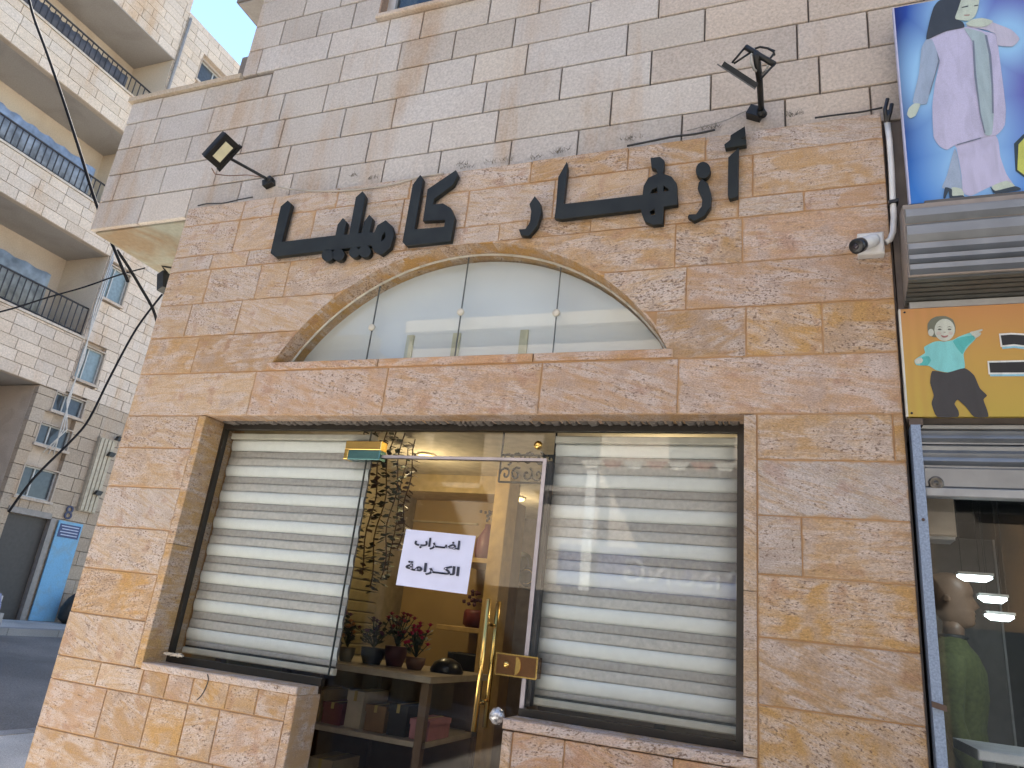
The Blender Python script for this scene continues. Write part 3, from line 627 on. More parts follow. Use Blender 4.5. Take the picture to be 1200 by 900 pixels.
def flood_right():
    mnt = wy(889, 137, UY)
    r = thing('floodlight', 'black floodlight with looped cable, turned edge-on above the right end of the sign', 'floodlight', 'floodlights over the shop sign', tuple(mnt))
    P_ = lambda nm, mb, mt: put(mb.obj(nm, mt), r)
    Yh = -.24; f_ = lambda cx, cy, dy=0.: wy(820 + cx * .13333, 40 + cy * .13333, Yh + dy)
    A, B = f_(205, 262), f_(500, 455); ax = (B - A) / 2; c = (A + B) / 2; vd = (c - CAM).normalized(); nn = ax.cross(vd).normalized()
    P_('lamp_housing', MB().obox(c + nn * .0, ax, vd * .055, nn * .010), BLKM)
    P_('lamp_bezel', MB().obox(c - ax * .10 - nn * .011 * (1 if nn.z > 0 else -1), ax * 1.12, vd * .06, nn * .0025), flat('bezel_grey', (.10, .10, .10), .4))
    P_('arm', MB().tube([mnt + Vector((0, -.02, 0)), f_(540, 640, .23), f_(525, 400, .06), f_(500, 200, -.0), f_(490, 160)], [.011, .012, .012, .014, .012], 8), BLKM)
    P_('yoke', MB().tube([f_(405, 115), f_(470, 155), f_(560, 210), f_(655, 265)], .0115, 8), BLKM)
    for a in (((400, 115), (285, 250)), ((440, 165), (300, 258)), ((655, 265), (535, 395)), ((605, 235), (655, 165)), ((660, 150), (610, 130))): P_('yoke_rod', MB().tube([f_(*a[0]), f_(*a[1])], .0042, 6), BLKM)
    lp = [f_(525, 340, .05), f_(480, 315, .02), (f_(452, 250)), f_(455, 180), f_(480, 130), f_(530, 112), f_(600, 125), f_(650, 155), f_(655, 185)]
    P_('flex_loop', MB().tube(lp[:5], .005, 6), flat('flex_white', (.45, .45, .42))); P_('flex', MB().tube(lp[4:], .0045, 6), BLKM)
    P_('flex_tail', MB().tube([f_(535, 360, .05), f_(580, 320, .02), f_(600, 275)], .0045, 6), flat('flex_white', (.45, .45, .42)))
    P_('wall_clamp', MB().obox(mnt + Vector((-.012, -.02, .004)), (.026, 0, -.014), (0, .02, 0), (.010, 0, .020)).lathe(mnt + Vector((.014, -.035, -.012)), [(.017, -.012), (.017, .014)], (.4, 1, 0), 12), BLKM)
flood_right()
# lamp on the flank wall under the overhang
fl = thing('wall_lamp', 'small dark lamp fixed to the flank wall under the plastered overhang', 'lamp', loc=(-3.44, .35, 3.1))
q = wy(199, 325, .3)
put(MB().obox(wy(192, 331, .3), (.02, 0, .012), (0, .03, 0), (-.018, 0, .055)).obj('lamp_head', BLKM), fl)
put(MB().tube([wy(196, 320, .3), wy(190, 312, .3), wy(203, 314, .3), Vector((XL, .3, 3.14))], .007, 6).obj('bracket', BLKM), fl)

# ------------------------------------------------------------------ security camera
cc = thing('security_camera', 'white bullet security camera on a square box at the stone front edge', 'camera', loc=(-.05, 0, 2.98))
PC = lambda nm, mb, mt: put(mb.obj(nm, mt), cc)
jb = wy(1021, 285, -.03)
PC('junction_box', MB().cbox(jb.x - .043, jb.x + .040, -.040, -.002, jb.z - .046, jb.z + .040, .006), WHITEP)
hb = wy(1022, 282, -.06); hf = wy(1003, 289, -.13); ax = (hf - hb).normalized()
PC('camera_body', MB().lathe(hb, [(.016, -.02), (.022, -.014), (.024, .0), (.024, (hf - hb).length - .03)], ax, 16), WHITEP)
PC('camera_hood', MB().lathe(hb, [(.0255, (hf - hb).length - .032), (.0262, (hf - hb).length - .002), (.022, (hf - hb).length)], ax, 16), BLACKP)
PC('lens', MB().lathe(hb, [(.010, (hf - hb).length + .0005), (.009, (hf - hb).length + .002), (.003, (hf - hb).length + .003)], ax, 12), flat('lens_glass', (.05, .04, .05), .05))
PC('swivel', MB().lathe(jb + Vector((.005, -.012, 0)), [(.018, .03), (.018, 0.0), (.012, -.02)], (0, 1, 0), 12), WHITEP)
cdt = thing('cable_conduit', 'white plastic cable conduit running up the right edge of the stone front', 'conduit', loc=(.02, 0, 3.0))
pth = [wy(1038, 284, -.02), wy(1043, 281, -.018), wy(1046.5, 272, -.015), wy(1047.5, 255, -.012), wy(1046.5, 238, -.01), wy(1045, 200, -.008), wy(1042.5, 165, -.006), wy(1039.5, 143, -.004)]
put(MB().tube(pth, .0105, 10).obj('pipe', WHITEP), cdt)
put(MB().obox(wy(1046.5, 238, -.01), (.016, 0, .002), (0, .016, 0), (0, 0, .006)).obj('pipe_clip', BLACKP), cdt)
ct = MB()
for a in (((1039, 143), (1037, 128), (1040, 116)), ((1040, 143), (1043, 133), (1045, 122)), ((1038, 138), (1042, 136), (1040, 130))): ct.tube([wy(*q, -.012) for q in a], .0075, 6)
put(ct.obj('cable_ends', BLACKP), cdt)
cb = MB().tube([wy(1041, 140, -.01), wy(1046, 170, -.0), wy(1047, 205, .0), wy(1050, 243, -.01)], .004, 6).obj('black_cable', BLACKP); put(cb, cdt)

# wires along the top of the stone front
def curve3(p, k=5):
    p = [Vector(q) for q in p]; out = []
    for i in range(len(p) - 1):
        p0, p1, p2, p3 = p[max(i - 1, 0)], p[i], p[i + 1], p[min(i + 2, len(p) - 1)]
        for t in range(k):
            u = t / k; out.append(.5 * (2 * p1 + (p2 - p0) * u + (2 * p0 - 5 * p1 + 4 * p2 - p3) * u * u + (3 * p1 - p0 - 3 * p2 + p3) * u ** 3))
    return out + [p[-1]]
def wire(label, pts, r, mat, nm='wire'): pts = curve3(pts); return tag(MB().tube(pts, r, 6).obj(nm, mat), label, 'wire')
wire('pale slack wire hanging from the left floodlight clamp towards the sign', [wy(*q, -.006) for q in ((326, 219), (345, 222), (380, 224), (420, 222), (460, 216), (490, 208), (520, 203))], .0042, flat('wire_pale', (.46, .42, .36)))
wire('short dark wire lying on the left end of the stone ledge', [wy(*q, .0) for q in ((232, 241), (241, 239), (246, 238.5), (262, 238), (280, 234), (296, 231))], .004, flat('wire_dark', (.05, .05, .05)))
wire('black cable on the ledge between the sign letters and right floodlight', [wy(*q, .01) for q in ((735, 171), (760, 166), (790, 160), (815, 157), (838, 152))], .005, BLACKP)
wire('thin grey wire rising to the right floodlight clamp', [wy(*q, .03) for q in ((805, 153), (825, 148), (850, 141), (872, 131), (885, 129))], .0026, flat('wire_grey', (.35, .33, .3)))
wire('black cable crossing the ledge beside the conduit top', [wy(*q, .012) for q in ((955, 138), (985, 134), (1010, 131), (1034, 126))], .004, BLACKP)
c = wy(203, 768, .05); cp_ = MB()
for k in range(9):
    q = c + Vector((-.04 + k * .011, random.uniform(-.012, .012), .004)); cp_.obox(q, (.010, random.uniform(-.004, .004), random.uniform(-.003, .006)), (random.uniform(-.004, .004), .009, random.uniform(-.003, .003)), (0, 0, .0035))
tag(cp_.obj('crumpled_paper', flat('paper_cream', (.55, .47, .37))), 'crumpled cream paper lying on the left window sill', 'paper')
wire('short dark wire hanging down the low wall below the left sill', [wy(*q, -.012) for q in ((243, 790), (244, 797), (241, 806), (236, 815), (231, 820))], .0022, flat('wire_dark', (.05, .05, .05)))
# weeds growing out of the ledge
tuf = MB()
for (px, py) in ((415, 205), (437, 208), (541, 192), (547, 195), (575, 190), (593, 187), (628, 184), (655, 178), (660, 176), (745, 160), (735, 163), (830, 150), (840, 148), (925, 135), (932, 133)):
    c = wy(px, py, .03)
    for k in range(12):
        a = random.uniform(-1.2, 1.2); l = random.uniform(.006, .026); o_ = Vector((random.uniform(-.03, .03), 0, random.uniform(-.012, 0))); tuf.tube([c + o_, c + o_ + Vector((math.sin(a) * l, -.008, math.cos(a) * l))], [.0012, .0005], 4)
to = tag(tuf.obj('ledge_weeds', flat('dry_weed', (.17, .15, .11))), 'small dry weeds sprouting along the ledge above the sign', 'weeds'); to['kind'] = 'stuff'

# ------------------------------------------------------------------ shop interior
IN_Y = flat('interior_ochre', (.52, .36, .15), .7, noise=.08, scale=3); IN_C = flat('interior_ceiling', (.55, .49, .40), .8); IN_M = flat('interior_mauve', (.22, .18, .17), .8); IN_F = flat('interior_floor', (.20, .16, .13), .4)
inn = MB(); inn.box(XL + .02, -.02, .31, 4.6, -.02, 0.003); part('interior_floor', inn, IN_F)
part('interior_ceiling', MB().box(XL + .02, -.02, .31, 4.6, 2.66, 2.70), IN_C)
part('interior_back_wall', MB().box(XL + .02, wy(596, 600, 2.95).x, 2.95, 3.0, .003, 2.66), IN_Y)
part('interior_far_wall', MB().box(XL + .02, -.02, 4.55, 4.6, .003, 2.66), IN_M)
part('interior_rear_side_wall', MB().box(XL + .022, XL + .06, 3.0, 4.549, .003, 2.66), IN_M)
part('interior_side_wall', MB().box(XL + .021, XL + .06, .31, 2.95, .003, 2.66), flat('interior_olive', (.34, .29, .19), .8))
part('interior_right_wall', MB().box(-.10, -.03, .31, 4.55, .003, 2.66), IN_M)
part('bulkhead', MB().box(XL + .06, wy(585, 600, 2.55).x, 2.55, 2.949, 2.52, 2.659), flat('interior_bulkhead', (.58, .45, .25), .7))
part('picture_rail', MB().box(XL + .06, -2.75, 2.925, 2.949, 2.33, 2.345), flat('rail_pale', (.6, .5, .3)))
# slatted blind on the side wall window
sb = thing('slatted_blind', 'olive horizontal slats of a blind on the inner side wall, behind the hanging garlands', 'blind', loc=(-3.33, 1.8, 1.0))
for k in range(16):
    z = 1.0 + k * .075
    if z < 2.05: put(MB().obox((-3.335, 1.75, z), (.006, 0, .030), (0, .75, 0), (.02, 0, -.006)).obj('slat', flat('slat_olive', (.36, .31, .17), .6)), sb)
# shelf unit with column panel
su = thing('shelf_unit', 'tall ochre shelf unit with open niches standing against the ochre wall', 'shelf', loc=(-2.5, 2.5, 0))
OCH = flat('ochre_board', (.56, .38, .15), .5)
xp0, xp1 = wy(577, 600, 2.3).x, wy(594, 600, 2.3).x
put(MB().cbox(xp0, xp1, 2.3, 2.5, .003, 2.655, .004).obj('end_post', OCH), su); put(MB().box(xp0 - .01, xp0 + .02, 2.501, 2.94, .003, 2.5).obj('end_panel', flat('ochre_dark', (.30, .19, .08), .6)), su)
for z in (1.15, 1.50, 1.98): put(MB().cbox(-2.72, xp0 - .012, 2.36, 2.94, z, z + .035, .003).obj('shelf', OCH), su)
BURG = flat('burgundy_glaze', (.13, .01, .02), .35)
def vase(label, c, prof, mt, nm='vase'):
    r = thing(nm, label, 'vase', None, c); put(MB().lathe(c, prof, (0, 0, 1), 16).obj('body', mt), r); return r
v = vase('burgundy tapered vase with dark dried heads on the upper niche shelf', Vector((xp0 - .10, 2.5, 2.016)), [(.07, 0), (.085, .05), (.08, .14), (.03, .23), (.026, .26)], BURG)
fm = MB()
for k in range(18): fm.lathe(Vector((xp0 - .10, 2.5, 2.29)) + Vector((random.uniform(-.06, .06), random.uniform(-.05, .05), random.uniform(0, .09))), [(.004, -.012), (.014, 0), (.004, .012)], (random.random(), random.random(), 1), 6)
put(fm.obj('dried_heads', flat('dried_dark', (.05, .04, .035))), v)
v = vase('burgundy round flower pot with dark blooms on the middle niche shelf', Vector((xp0 - .09, 2.45, 1.536)), [(.07, 0), (.095, .02), (.095, .10), (.085, .12)], flat('pot_red', (.16, .025, .02), .5), 'flower_pot')
fm = MB()
for k in range(22): fm.lathe(Vector((xp0 - .09, 2.45, 1.69)) + Vector((random.uniform(-.1, .1), random.uniform(-.08, .08), random.uniform(0, .1))), [(.004, -.014), (.018, 0), (.004, .014)], (random.random(), random.random(), 1), 6)
put(fm.obj('blooms', flat('bloom_dark', (.10, .03, .04))), v)
tag(MB().cbox(xp0 - .26, xp0 - .03, 2.4, 2.6, 1.186, 1.36, .008).obj('gift_bag', flat('black_card', (.012, .012, .014), .5)), 'black square gift bag standing in the lower niche', 'bag')
# counter with pots and flowers
ctr = thing('display_counter', 'long brown display counter with pale edged top carrying flower pots', 'counter', loc=(-2.6, 1.1, 0))
put(MB().cbox(-3.30, -1.95, .80, 1.55, 1.27, 1.30, .004).obj('counter_top', flat('counter_pale', (.42, .36, .28), .35)), ctr)
put(MB().cbox(-3.28, -1.98, .86, 1.52, .98, 1.005, .003).obj('lower_shelf', flat('counter_pale', (.42, .36, .28), .35)), ctr); put(MB().cbox(-3.28, -1.98, .86, 1.52, .62, .645, .003).obj('lower_shelf', flat('counter_pale', (.42, .36, .28), .35)), ctr)
put(MB().box(-3.28, -1.98, 1.50, 1.53, .003, 1.268).obj('back_panel', flat('counter_brown', (.16, .10, .06), .5)), ctr)
for x in (-3.26, -2.62, -2.0):
    for y in (.87, 1.47): put(MB().box(x - .02, x + .02, y - .02, y + .02, .003, 1.268).obj('leg', flat('counter_brown', (.16, .10, .06), .5)), ctr)
BXL = [('kraft gift box on the shelf under the flowers', (.42, .29, .15)), ('dark red gift box on the shelf under the flowers', (.16, .02, .03)), ('cream gift box with ribbon under the counter top', (.55, .48, .36)), ('brown wicker box under the counter top', (.22, .13, .06)), ('black gift box at the counter shelf end', (.02, .02, .022)), ('pink gift box beside the black one', (.45, .20, .22)), ('pale kraft box low under the counter', (.46, .36, .22)), ('green tin box low under the counter', (.08, .12, .06)), ('orange gift box low under the counter', (.45, .20, .05)), ('grey tin box low under the counter', (.2, .2, .2))]
for k, (lb, c_) in enumerate(BXL):
    lv = 1.006 if k < 6 else .646; kk = k if k < 6 else k - 6; x = -2.66 + kk * .125 if k < 6 else -2.55 + kk * .17; h = (.15, .10, .17, .12, .14, .09, .2, .14, .17, .12)[k]; wd = (.05, .055, .045, .055, .05, .05, .07, .06, .07, .06)[k]
    gb = thing('gift_box', lb, 'box', 'gift boxes on the counter shelves', (x, 1.05, lv)); mt_ = flat('giftbox_%d' % k, c_, .5)
    put(MB().box(x - wd, x + wd, .92, 1.16, lv, lv + h * .72).obj('box_base', mt_), gb); put(MB().box(x - wd - .004, x + wd + .004, .916, 1.164, lv + h * .725, lv + h).obj('lid', mt_), gb); put(MB().box(x - .008, x + .008, .914, 1.166, lv + h * .73, lv + h + .002).obj('ribbon', flat('ribbon', (.5, .38, .12), .3)), gb)
FLC = [(.28, .04, .10), (.16, .06, .14), (.45, .16, .06), (.30, .02, .05), (.10, .10, .05), (.35, .10, .18)]
def bouquet(label, c, r, h, cols, nf, potc):
    root = thing('flower_pot', label, 'flower pot', 'flower pots on the display counter', c)
    put(MB().lathe(c, [(r * .62, 0), (r * .85, h * .5), (r * .9, h)], (0, 0, 1), 12).obj('pot', flat('pot_%d' % int(potc[0] * 1000), potc, .5)), root)
    fol = MB(); blo = MB()
    for k in range(nf):
        a = random.uniform(0, 6.28); t = random.uniform(0, .9); e = Vector(c) + Vector((math.cos(a) * r * 1.5 * t, math.sin(a) * r * 1.3 * t, h + random.uniform(.05, .17)))
        fol.tube([Vector(c) + Vector((0, 0, h)), e], .0025, 4)
        for j in range(3):
            b2 = random.uniform(0, 6.28); q = Vector(c) + (e - Vector(c)) * random.uniform(.6, .95); u = Vector((math.cos(b2), math.sin(b2), .5)) * .045; w_ = Vector((-math.sin(b2), math.cos(b2), 0)) * .014
            fol.add([q, q + u * .5 + w_, q + u, q + u * .5 - w_], [(0, 1, 2, 3)])
        for j in range(6):
            b2 = j * 1.047 + a; u = Vector((math.cos(b2), math.sin(b2), .35)) * .022; w_ = Vector((-math.sin(b2), math.cos(b2), 0)) * .012
            blo.add([e, e + u * .6 + w_, e + u, e + u * .6 - w_], [(0, 1, 2, 3)])
        blo.lathe(e, [(.004, -.006), (.012, .004), (.004, .012)], (0, 0, 1), 6)
    put(fol.obj('foliage', flat('leaf_dark', (.035, .055, .02))), root); put(blo.obj('blooms', flat('bloom_%d' % int(cols[0] * 1000 + cols[2] * 77), cols, .7)), root)
z = 1.301
bouquet('mauve flowers in a grey pot at the blind end of the counter', (-2.70, 1.05, z), .07, .09, (.24, .08, .15), 16, (.09, .08, .085))
bouquet('orange flowers in a small brown pot on the counter', (-2.56, 1.0, z), .05, .07, (.50, .20, .05), 12, (.12, .10, .06))
bouquet('dark purple flowers in a black pot on the counter', (-2.46, 1.1, z), .075, .08, (.09, .02, .06), 18, (.02, .02, .025))
bouquet('red flowers in a maroon pot on the counter', (-2.35, 1.15, z), .07, .10, (.30, .03, .04), 20, (.08, .02, .025))
bouquet('crimson roses in a low pot near the counter end', (-2.20, 1.1, z), .06, .06, (.42, .01, .06), 20, (.11, .05, .03))
bw = thing('bowl', 'black shallow bowl upturned at the end of the counter', 'bowl', loc=(-2.06, 1.2, z)); put(MB().lathe((-2.06, 1.2, z), [(.085, 0), (.09, .01), (.07, .05), (.03, .07), (.01, .073)], (0, 0, 1), 16).obj('shell', flat('black_glaze', (.01, .01, .011), .3)), bw)
# garlands hanging from the ceiling
LEAF = [flat('garland_green', (.05, .07, .02)), flat('garland_brown', (.11, .055, .02)), flat('garland_dark', (.035, .04, .02))]
gl_lab = ['green leafy garland hanging nearest the door hinge', 'brown beaded garland hanging beside the green one', 'dark leafy garland in the middle of the hanging row', 'brown twisted garland behind the notice edge', 'dark garland with round leaves at the ochre wall corner', 'green garland with sparse round leaves above the flower pots', 'thin brown garland against the slatted blind']
for k, (px, yy, zb) in enumerate(((423, 1.0, 1.85), (436, 1.1, 1.75), (447, 1.25, 1.7), (459, 1.35, 1.75), (474, 1.5, 1.95), (411, 1.0, 1.60), (466, 1.7, 1.8))):
    x = wy(px + 6, 560, yy).x; root = thing('garland', gl_lab[k], 'garland', 'garlands hanging inside the shop', (x, yy, 2.66))
    pts = [(x + .012 * math.sin(i * .9 + k), yy + .01 * math.cos(i), 2.66 - (2.66 - zb) * i / 14) for i in range(15)]
    put(MB().tube(pts, .004, 5).obj('string', LEAF[1]), root); lf = MB()
    for p in pts[1:]:
        for j in range(6):
            a = random.uniform(0, 6.28); u = Vector((math.cos(a), math.sin(a), random.uniform(-.6, .3))) * random.uniform(.03, .065); w_ = Vector((-math.sin(a), math.cos(a), .3)) * .02; q = Vector(p) + Vector((0, 0, random.uniform(-.03, .03)))
            lf.add([q, q + u * .5 + w_, q + u, q + u * .5 - w_], [(0, 1, 2, 3)])
    put(lf.obj('leaves', LEAF[k % 3]), root)
# wrought scroll panel hung below the ceiling
sc_ = thing('scroll_panel', 'black wrought iron scroll panel hanging under the shop ceiling', 'panel', loc=(-1.7, 1.05, 2.3))
a, b_ = wy(588, 533, 1.05), wy(626, 566, 1.05)
fm = MB(); 
for q in (((a.x, a.z + .13), (a.x, b_.z)), ((a.x, b_.z), (b_.x + .1, b_.z)), ((a.x, a.z + .0), (b_.x + .1, a.z)), ((b_.x + .1, a.z + .13), (b_.x + .1, b_.z))): fm.tube([(q[0][0], 1.05, q[0][1]), (q[1][0], 1.05, q[1][1])], .006, 6)
put(fm.obj('panel_frame', IRONT), sc_)
for k in range(10):
    cx, cz = a.x + .035 + (k % 5) * .062, b_.z + .045 + (k // 5) * .085; s_ = 1 if k % 2 else -1
    pts = [(cx + s_ * (.034 - .0028 * i) * math.cos(i * .62 + k), 1.05, cz + (.040 - .003 * i) * math.sin(i * .62 + k)) for i in range(12)]
    put(MB().tube(pts, .0062, 6).obj('scroll', IRONT), sc_)
# round boxes and hats on a sloping rack at the right
HB = [flat('kraft', (.42, .29, .15)), flat('felt_black', (.015, .016, .018)), flat('felt_blue', (.02, .03, .07))]
for k, (px, py, r, mt, lb) in enumerate(((592, 618, .085, 0, 'pale round hat box on the highest peg behind the column'), (586, 652, .09, 1, 'black round hat next to the ochre column'), (600, 662, .075, 0, 'pale round hat box between the two black hats'), (612, 660, .09, 1, 'black round hat overlapping the pale hat box'), (618, 676, .08, 2, 'dark blue round hat lowest on the rack'))):
    c = wy(px, py, 3.2 - k * .03); o = thing('hat', lb, 'hat', 'round hats on the rack', tuple(c))
    put(MB().lathe(c, [(r, .012), (r * 1.02, 0), (r * .7, -.012), (r * .6, -.06), (r * .3, -.075)], (.15, 1, .1), 16).obj('crown', HB[mt]), o)
    put(MB().tube([c + Vector((r * .66 * math.cos(q), -.02, r * .66 * math.sin(q))) for q in [i * .628 for i in range(11)]], .006, 5).obj('band', HB[(mt + 1) % 3]), o)
rk = thing('hat_rack', 'dark sloping rack with a pale front rail behind the door', 'rack', loc=(-2.1, 3.4, 0))
put(MB().obox((-1.75, 3.5, 1.25), (.45, 0, 0), (0, .25, .0), (0, 0, .60)).obj('cabinet', flat('rack_brown', (.07, .045, .04))), rk)
q0, q1 = wy(588, 678, 3.2), wy(622, 692, 3.2); put(MB().tube([q0, q1], .01, 6).obj('rail', flat('rail_wood', (.3, .24, .2))), rk)
# lit ceiling lamps
def ceiling_lamp(label, c, r, e):
    root = thing('ceiling_lamp', label, 'lamp', 'lit ceiling lamps inside the shop', c)
    put(MB().lathe(c, [(r * 1.15, 0), (r * 1.15, -.012), (r, -.014)], (0, 0, 1), 18).obj('rim', CREAM), root)
    put(MB().lathe((c[0], c[1], c[2] - .0145), [(r, 0), (r * .9, -.012), (r * .4, -.018)], (0, 0, 1), 18).obj('diffuser', emitter('lamp_warm', (1, .72, .18), 1.1)), root)
    l = bpy.data.lights.new('lamp_light', 'POINT'); l.energy = e; l.color = (1, .78, .45); l.shadow_soft_size = .06
    o = bpy.data.objects.new('lamp_light', l); COL.objects.link(o); o.location = (c[0], c[1], c[2] - .30); put(o, root)
c = wz(605, 583, 2.655); ceiling_lamp('round warm ceiling lamp glowing between the column and the door channel', (c.x, c.y, 2.66), .075, 1.1)
ceiling_lamp('round warm ceiling lamp over the flower counter', (-2.75, 1.9, 2.66), .06, 1.5)
ceiling_lamp('round warm ceiling lamp near the shop window', (-1.0, 1.6, 2.66), .06, 1.6)

# ================================================================== NEIGHBOUR SHOP
nb = thing('neighbour_shop', 'neighbouring shop with half raised steel roller shutter and dark display window', 'building', loc=(1.5, .2, 0))
NP = lambda nm, mb, mt: put(mb.obj(nm, mt), nb)
NP('side_wall', MB().box(.004, .010, .05, .5, 0, 3.52).box(.0105, .075, .06, .5, 2.31, 3.52), flat('neighbour_wall', (.20, .17, .15), .9))
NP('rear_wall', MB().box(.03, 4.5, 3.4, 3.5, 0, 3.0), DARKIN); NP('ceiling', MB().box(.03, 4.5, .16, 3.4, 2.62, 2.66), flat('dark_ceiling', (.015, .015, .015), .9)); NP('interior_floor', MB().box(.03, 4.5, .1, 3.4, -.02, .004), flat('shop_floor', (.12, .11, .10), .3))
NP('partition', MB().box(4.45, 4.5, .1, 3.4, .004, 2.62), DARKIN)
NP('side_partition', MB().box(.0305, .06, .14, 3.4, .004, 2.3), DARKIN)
NP('head_wall', MB().box(.012, 4.5, .035, .14, 2.312, 3.52), flat('neighbour_wall', (.20, .17, .15), .9))
rl = NP('guide_rail', MB().box(.014, .041, -.025, .030, 0, 2.302), GALVB)
for z in (.5, 1.0, 1.475, 2.0): MB().lathe((.028, -.026, z), [(.005, 0), (.004, -.003)], (0, 1, 0), 8).obj('rivet', flat('rust', (.10, .06, .04)), rl)
MB().obox((.03, -.03, 1.477), (.018, 0, -.004), (0, .005, 0), (0, 0, .008)).obj('rail_catch', flat('rust', (.10, .06, .04)), rl)
NP('lintel_angle', MB().box(.012, .05, -.018, .034, 2.303, 2.325), flat('brown_angle', (.10, .07, .05)))
# shutter slats
for z1, z0 in ((2.318, 2.252), (2.249, 2.176)):
    s_ = MB(); q = 12; prof = []
    for i in range(q + 1): u = i / q; prof.append((.022 - .012 * math.sin(math.pi * u) - .0035 * math.sin(u * math.pi * 6), z1 - (z1 - z0) * u))
    s_.add([(x, y, zz) for (y, zz) in prof for x in (.042, 4.4)], [(2 * i, 2 * i + 1, 2 * i + 3, 2 * i + 2) for i in range(q)], False); so = NP('shutter_slat', s_, GALV); md = so.modifiers.new('thickness', 'SOLIDIFY'); md.thickness = .002
bbar = NP('shutter_bottom_bar', MB().cbox(.043, 4.4, .004, .030, 2.108, 2.172, .004), GALV)
MB().cbox(.043, 4.4, -.004, .032, 2.078, 2.106, .003).obj('lip', flat('lip_grey', (.38, .38, .37), .5, .3), bbar)
c = wy(1097, 566, 0.); MB().lathe((c.x, .004, c.z), [(.021, 0), (.021, -.006), (.014, -.009), (.012, -.006), (.006, -.006), (.005, -.011)], (0, 1, 0), 18).obj('lock_escutcheon', flat('worn_lock', (.20, .18, .15), .4, .7, .4, 60), bbar)
NP('display_glass', MB().box(.045, 4.4, .12, .128, .02, 2.10), GLASS)
# shutter box above the small sign
X0 = .030
bx = NP('shutter_box', MB().add([(X0, .03, 2.74), (X0, -.10, 2.79), (X0, -.10, 3.065), (X0, .03, 3.09), (4.4, .03, 2.74), (4.4, -.10, 2.79), (4.4, -.10, 3.065), (4.4, .03, 3.09)], [(0, 1, 2, 3), (7, 6, 5, 4), (0, 4, 5, 1), (1, 5, 6, 2), (2, 6, 7, 3), (3, 7, 4, 0)]), flat('box_side', (.34, .29, .25), .6, .2))
zz = 2.795
for h in (.040, .034, .046, .075, .060):
    MB().add([(X0 + .004, -.101, zz), (X0 + .004, -.118, zz + h * .3), (X0 + .004, -.118, zz + h * .75), (X0 + .004, -.101, zz + h - .003), (4.4, -.101, zz), (4.4, -.118, zz + h * .3), (4.4, -.118, zz + h * .75), (4.4, -.101, zz + h - .003)], [(0, 1, 5, 4), (1, 2, 6, 5), (2, 3, 7, 6), (3, 0, 4, 7), (0, 3, 2, 1), (4, 5, 6, 7)]).obj('box_rib', GALV, bx); zz += h
for i in range(6):
    y = -.092 + i * .019; z_ = 2.787 - (y + .10) * .385
    MB().obox((2.2, y, z_ - .004), (2.17, 0, 0), (0, .0065, -.0025), (0, .002, .005)).obj('underside_rib', flat('rib_dark', (.16, .16, .14), .45, .5), bx)
MB().box(X0 + .01, 4.4, -.012, .02, 2.715, 2.738).obj('drip_rail', flat('lip_grey', (.38, .38, .37), .5, .3), bx)
# yellow signboard
ys = thing('signboard', 'yellow shop signboard printed with a pointing toddler in a mint jumper', 'sign', loc=(.008, -.012, 2.33))
YS = -.012
bd = MB().box(0, 3.2, -.008, 0.008, 0, .380).obj('board', wood_print('print_yellow'), ys)
MB().box(-.0035, .002, -.0095, .009, 0, .380).obj('edge_trim', flat('trim_white', (.62, .60, .52), .5), ys)
for xx, z_ in ((.012, .012), (.014, .368)): MB().lathe((xx, -.0085, z_), [(.004, 0), (.003, -.002)], (0, 1, 0), 8).obj('screw', BLACKP, ys)
def smooth(l, k=4):
    out = []; m_ = len(l)
    for i in range(m_):
        p0, p1, p2, p3 = (Vector(l[(i + j) % m_]) for j in (-1, 0, 1, 2))
        for t in range(k):
            u = t / k; q = .5 * (2 * p1 + (p2 - p0) * u + (2 * p0 - 5 * p1 + 4 * p2 - p3) * u * u + (3 * p1 - p0 - 3 * p2 + p3) * u ** 3); out.append((p1.lerp(p2, u) * .45 + q * .55)[:])
    return out
def prnt(root, y, pts, conv, mt, nm):
    if nm not in ('printed_letter', 'printed_seam', 'printed_eye'): pts = [smooth(l) for l in pts]
    lp = [[(q.x - root.location.x, q.z - root.location.z) for q in (wy(*conv(cx, cy), root.location.y + y) for cx, cy in l)] for l in pts]
    return mkobj(nm, outline(nm, lp, y, .0004), mt, root)
cv = lambda cx, cy: (1000 + cx / 6, 340 + cy / 6)
def PR(nm, c):
    key = 'print_' + nm
    if key in _cache: return _cache[key]
    mt, n, b = newmat(key); L = n.links.new; tc = N(n, 'TexCoord'); sp = N(n, 'SeparateXYZ'); L(tc.outputs['Generated'], sp.inputs[0])
    pp = N(n, 'Math', operation='PINGPONG'); L(sp.outputs[0], pp.inputs[0]); pp.inputs[1].default_value = .5
    r = ramp(n, pp.outputs[0], [(0, g(.55)), (.22, g(.85)), (.5, g(1.02))])
    wv = N(n, 'TexNoise', i_Scale=5., i_Detail=4., i_Distortion=1.2); mp = N(n, 'Mapping'); mp.inputs['Scale'].default_value = (5, 1, 1.2); mp.inputs['Rotation'].default_value = (0, .15, 0); L(tc.outputs['Object'], mp.inputs[0]); L(mp.outputs[0], wv.inputs[0])
    r2 = ramp(n, wv.outputs[0], [(.35, g(.88)), (.6, g(1.03))]); gn = N(n, 'TexNoise', i_Scale=420., i_Detail=2.); L(tc.outputs['Object'], gn.inputs[0]); r3 = ramp(n, gn.outputs[0], [(.3, g(.88)), (.7, g(1.08))])
    x = mixc(n, 1., tuple(v * .9 for v in c), r.outputs[0], 'MULTIPLY'); x = mixc(n, 1., x, r2.outputs[0], 'MULTIPLY'); x = mixc(n, 1., x, r3.outputs[0], 'MULTIPLY')
    L(x, b.inputs['Base Color']); b.inputs['Roughness'].default_value = .35; _cache[key] = mt; return mt
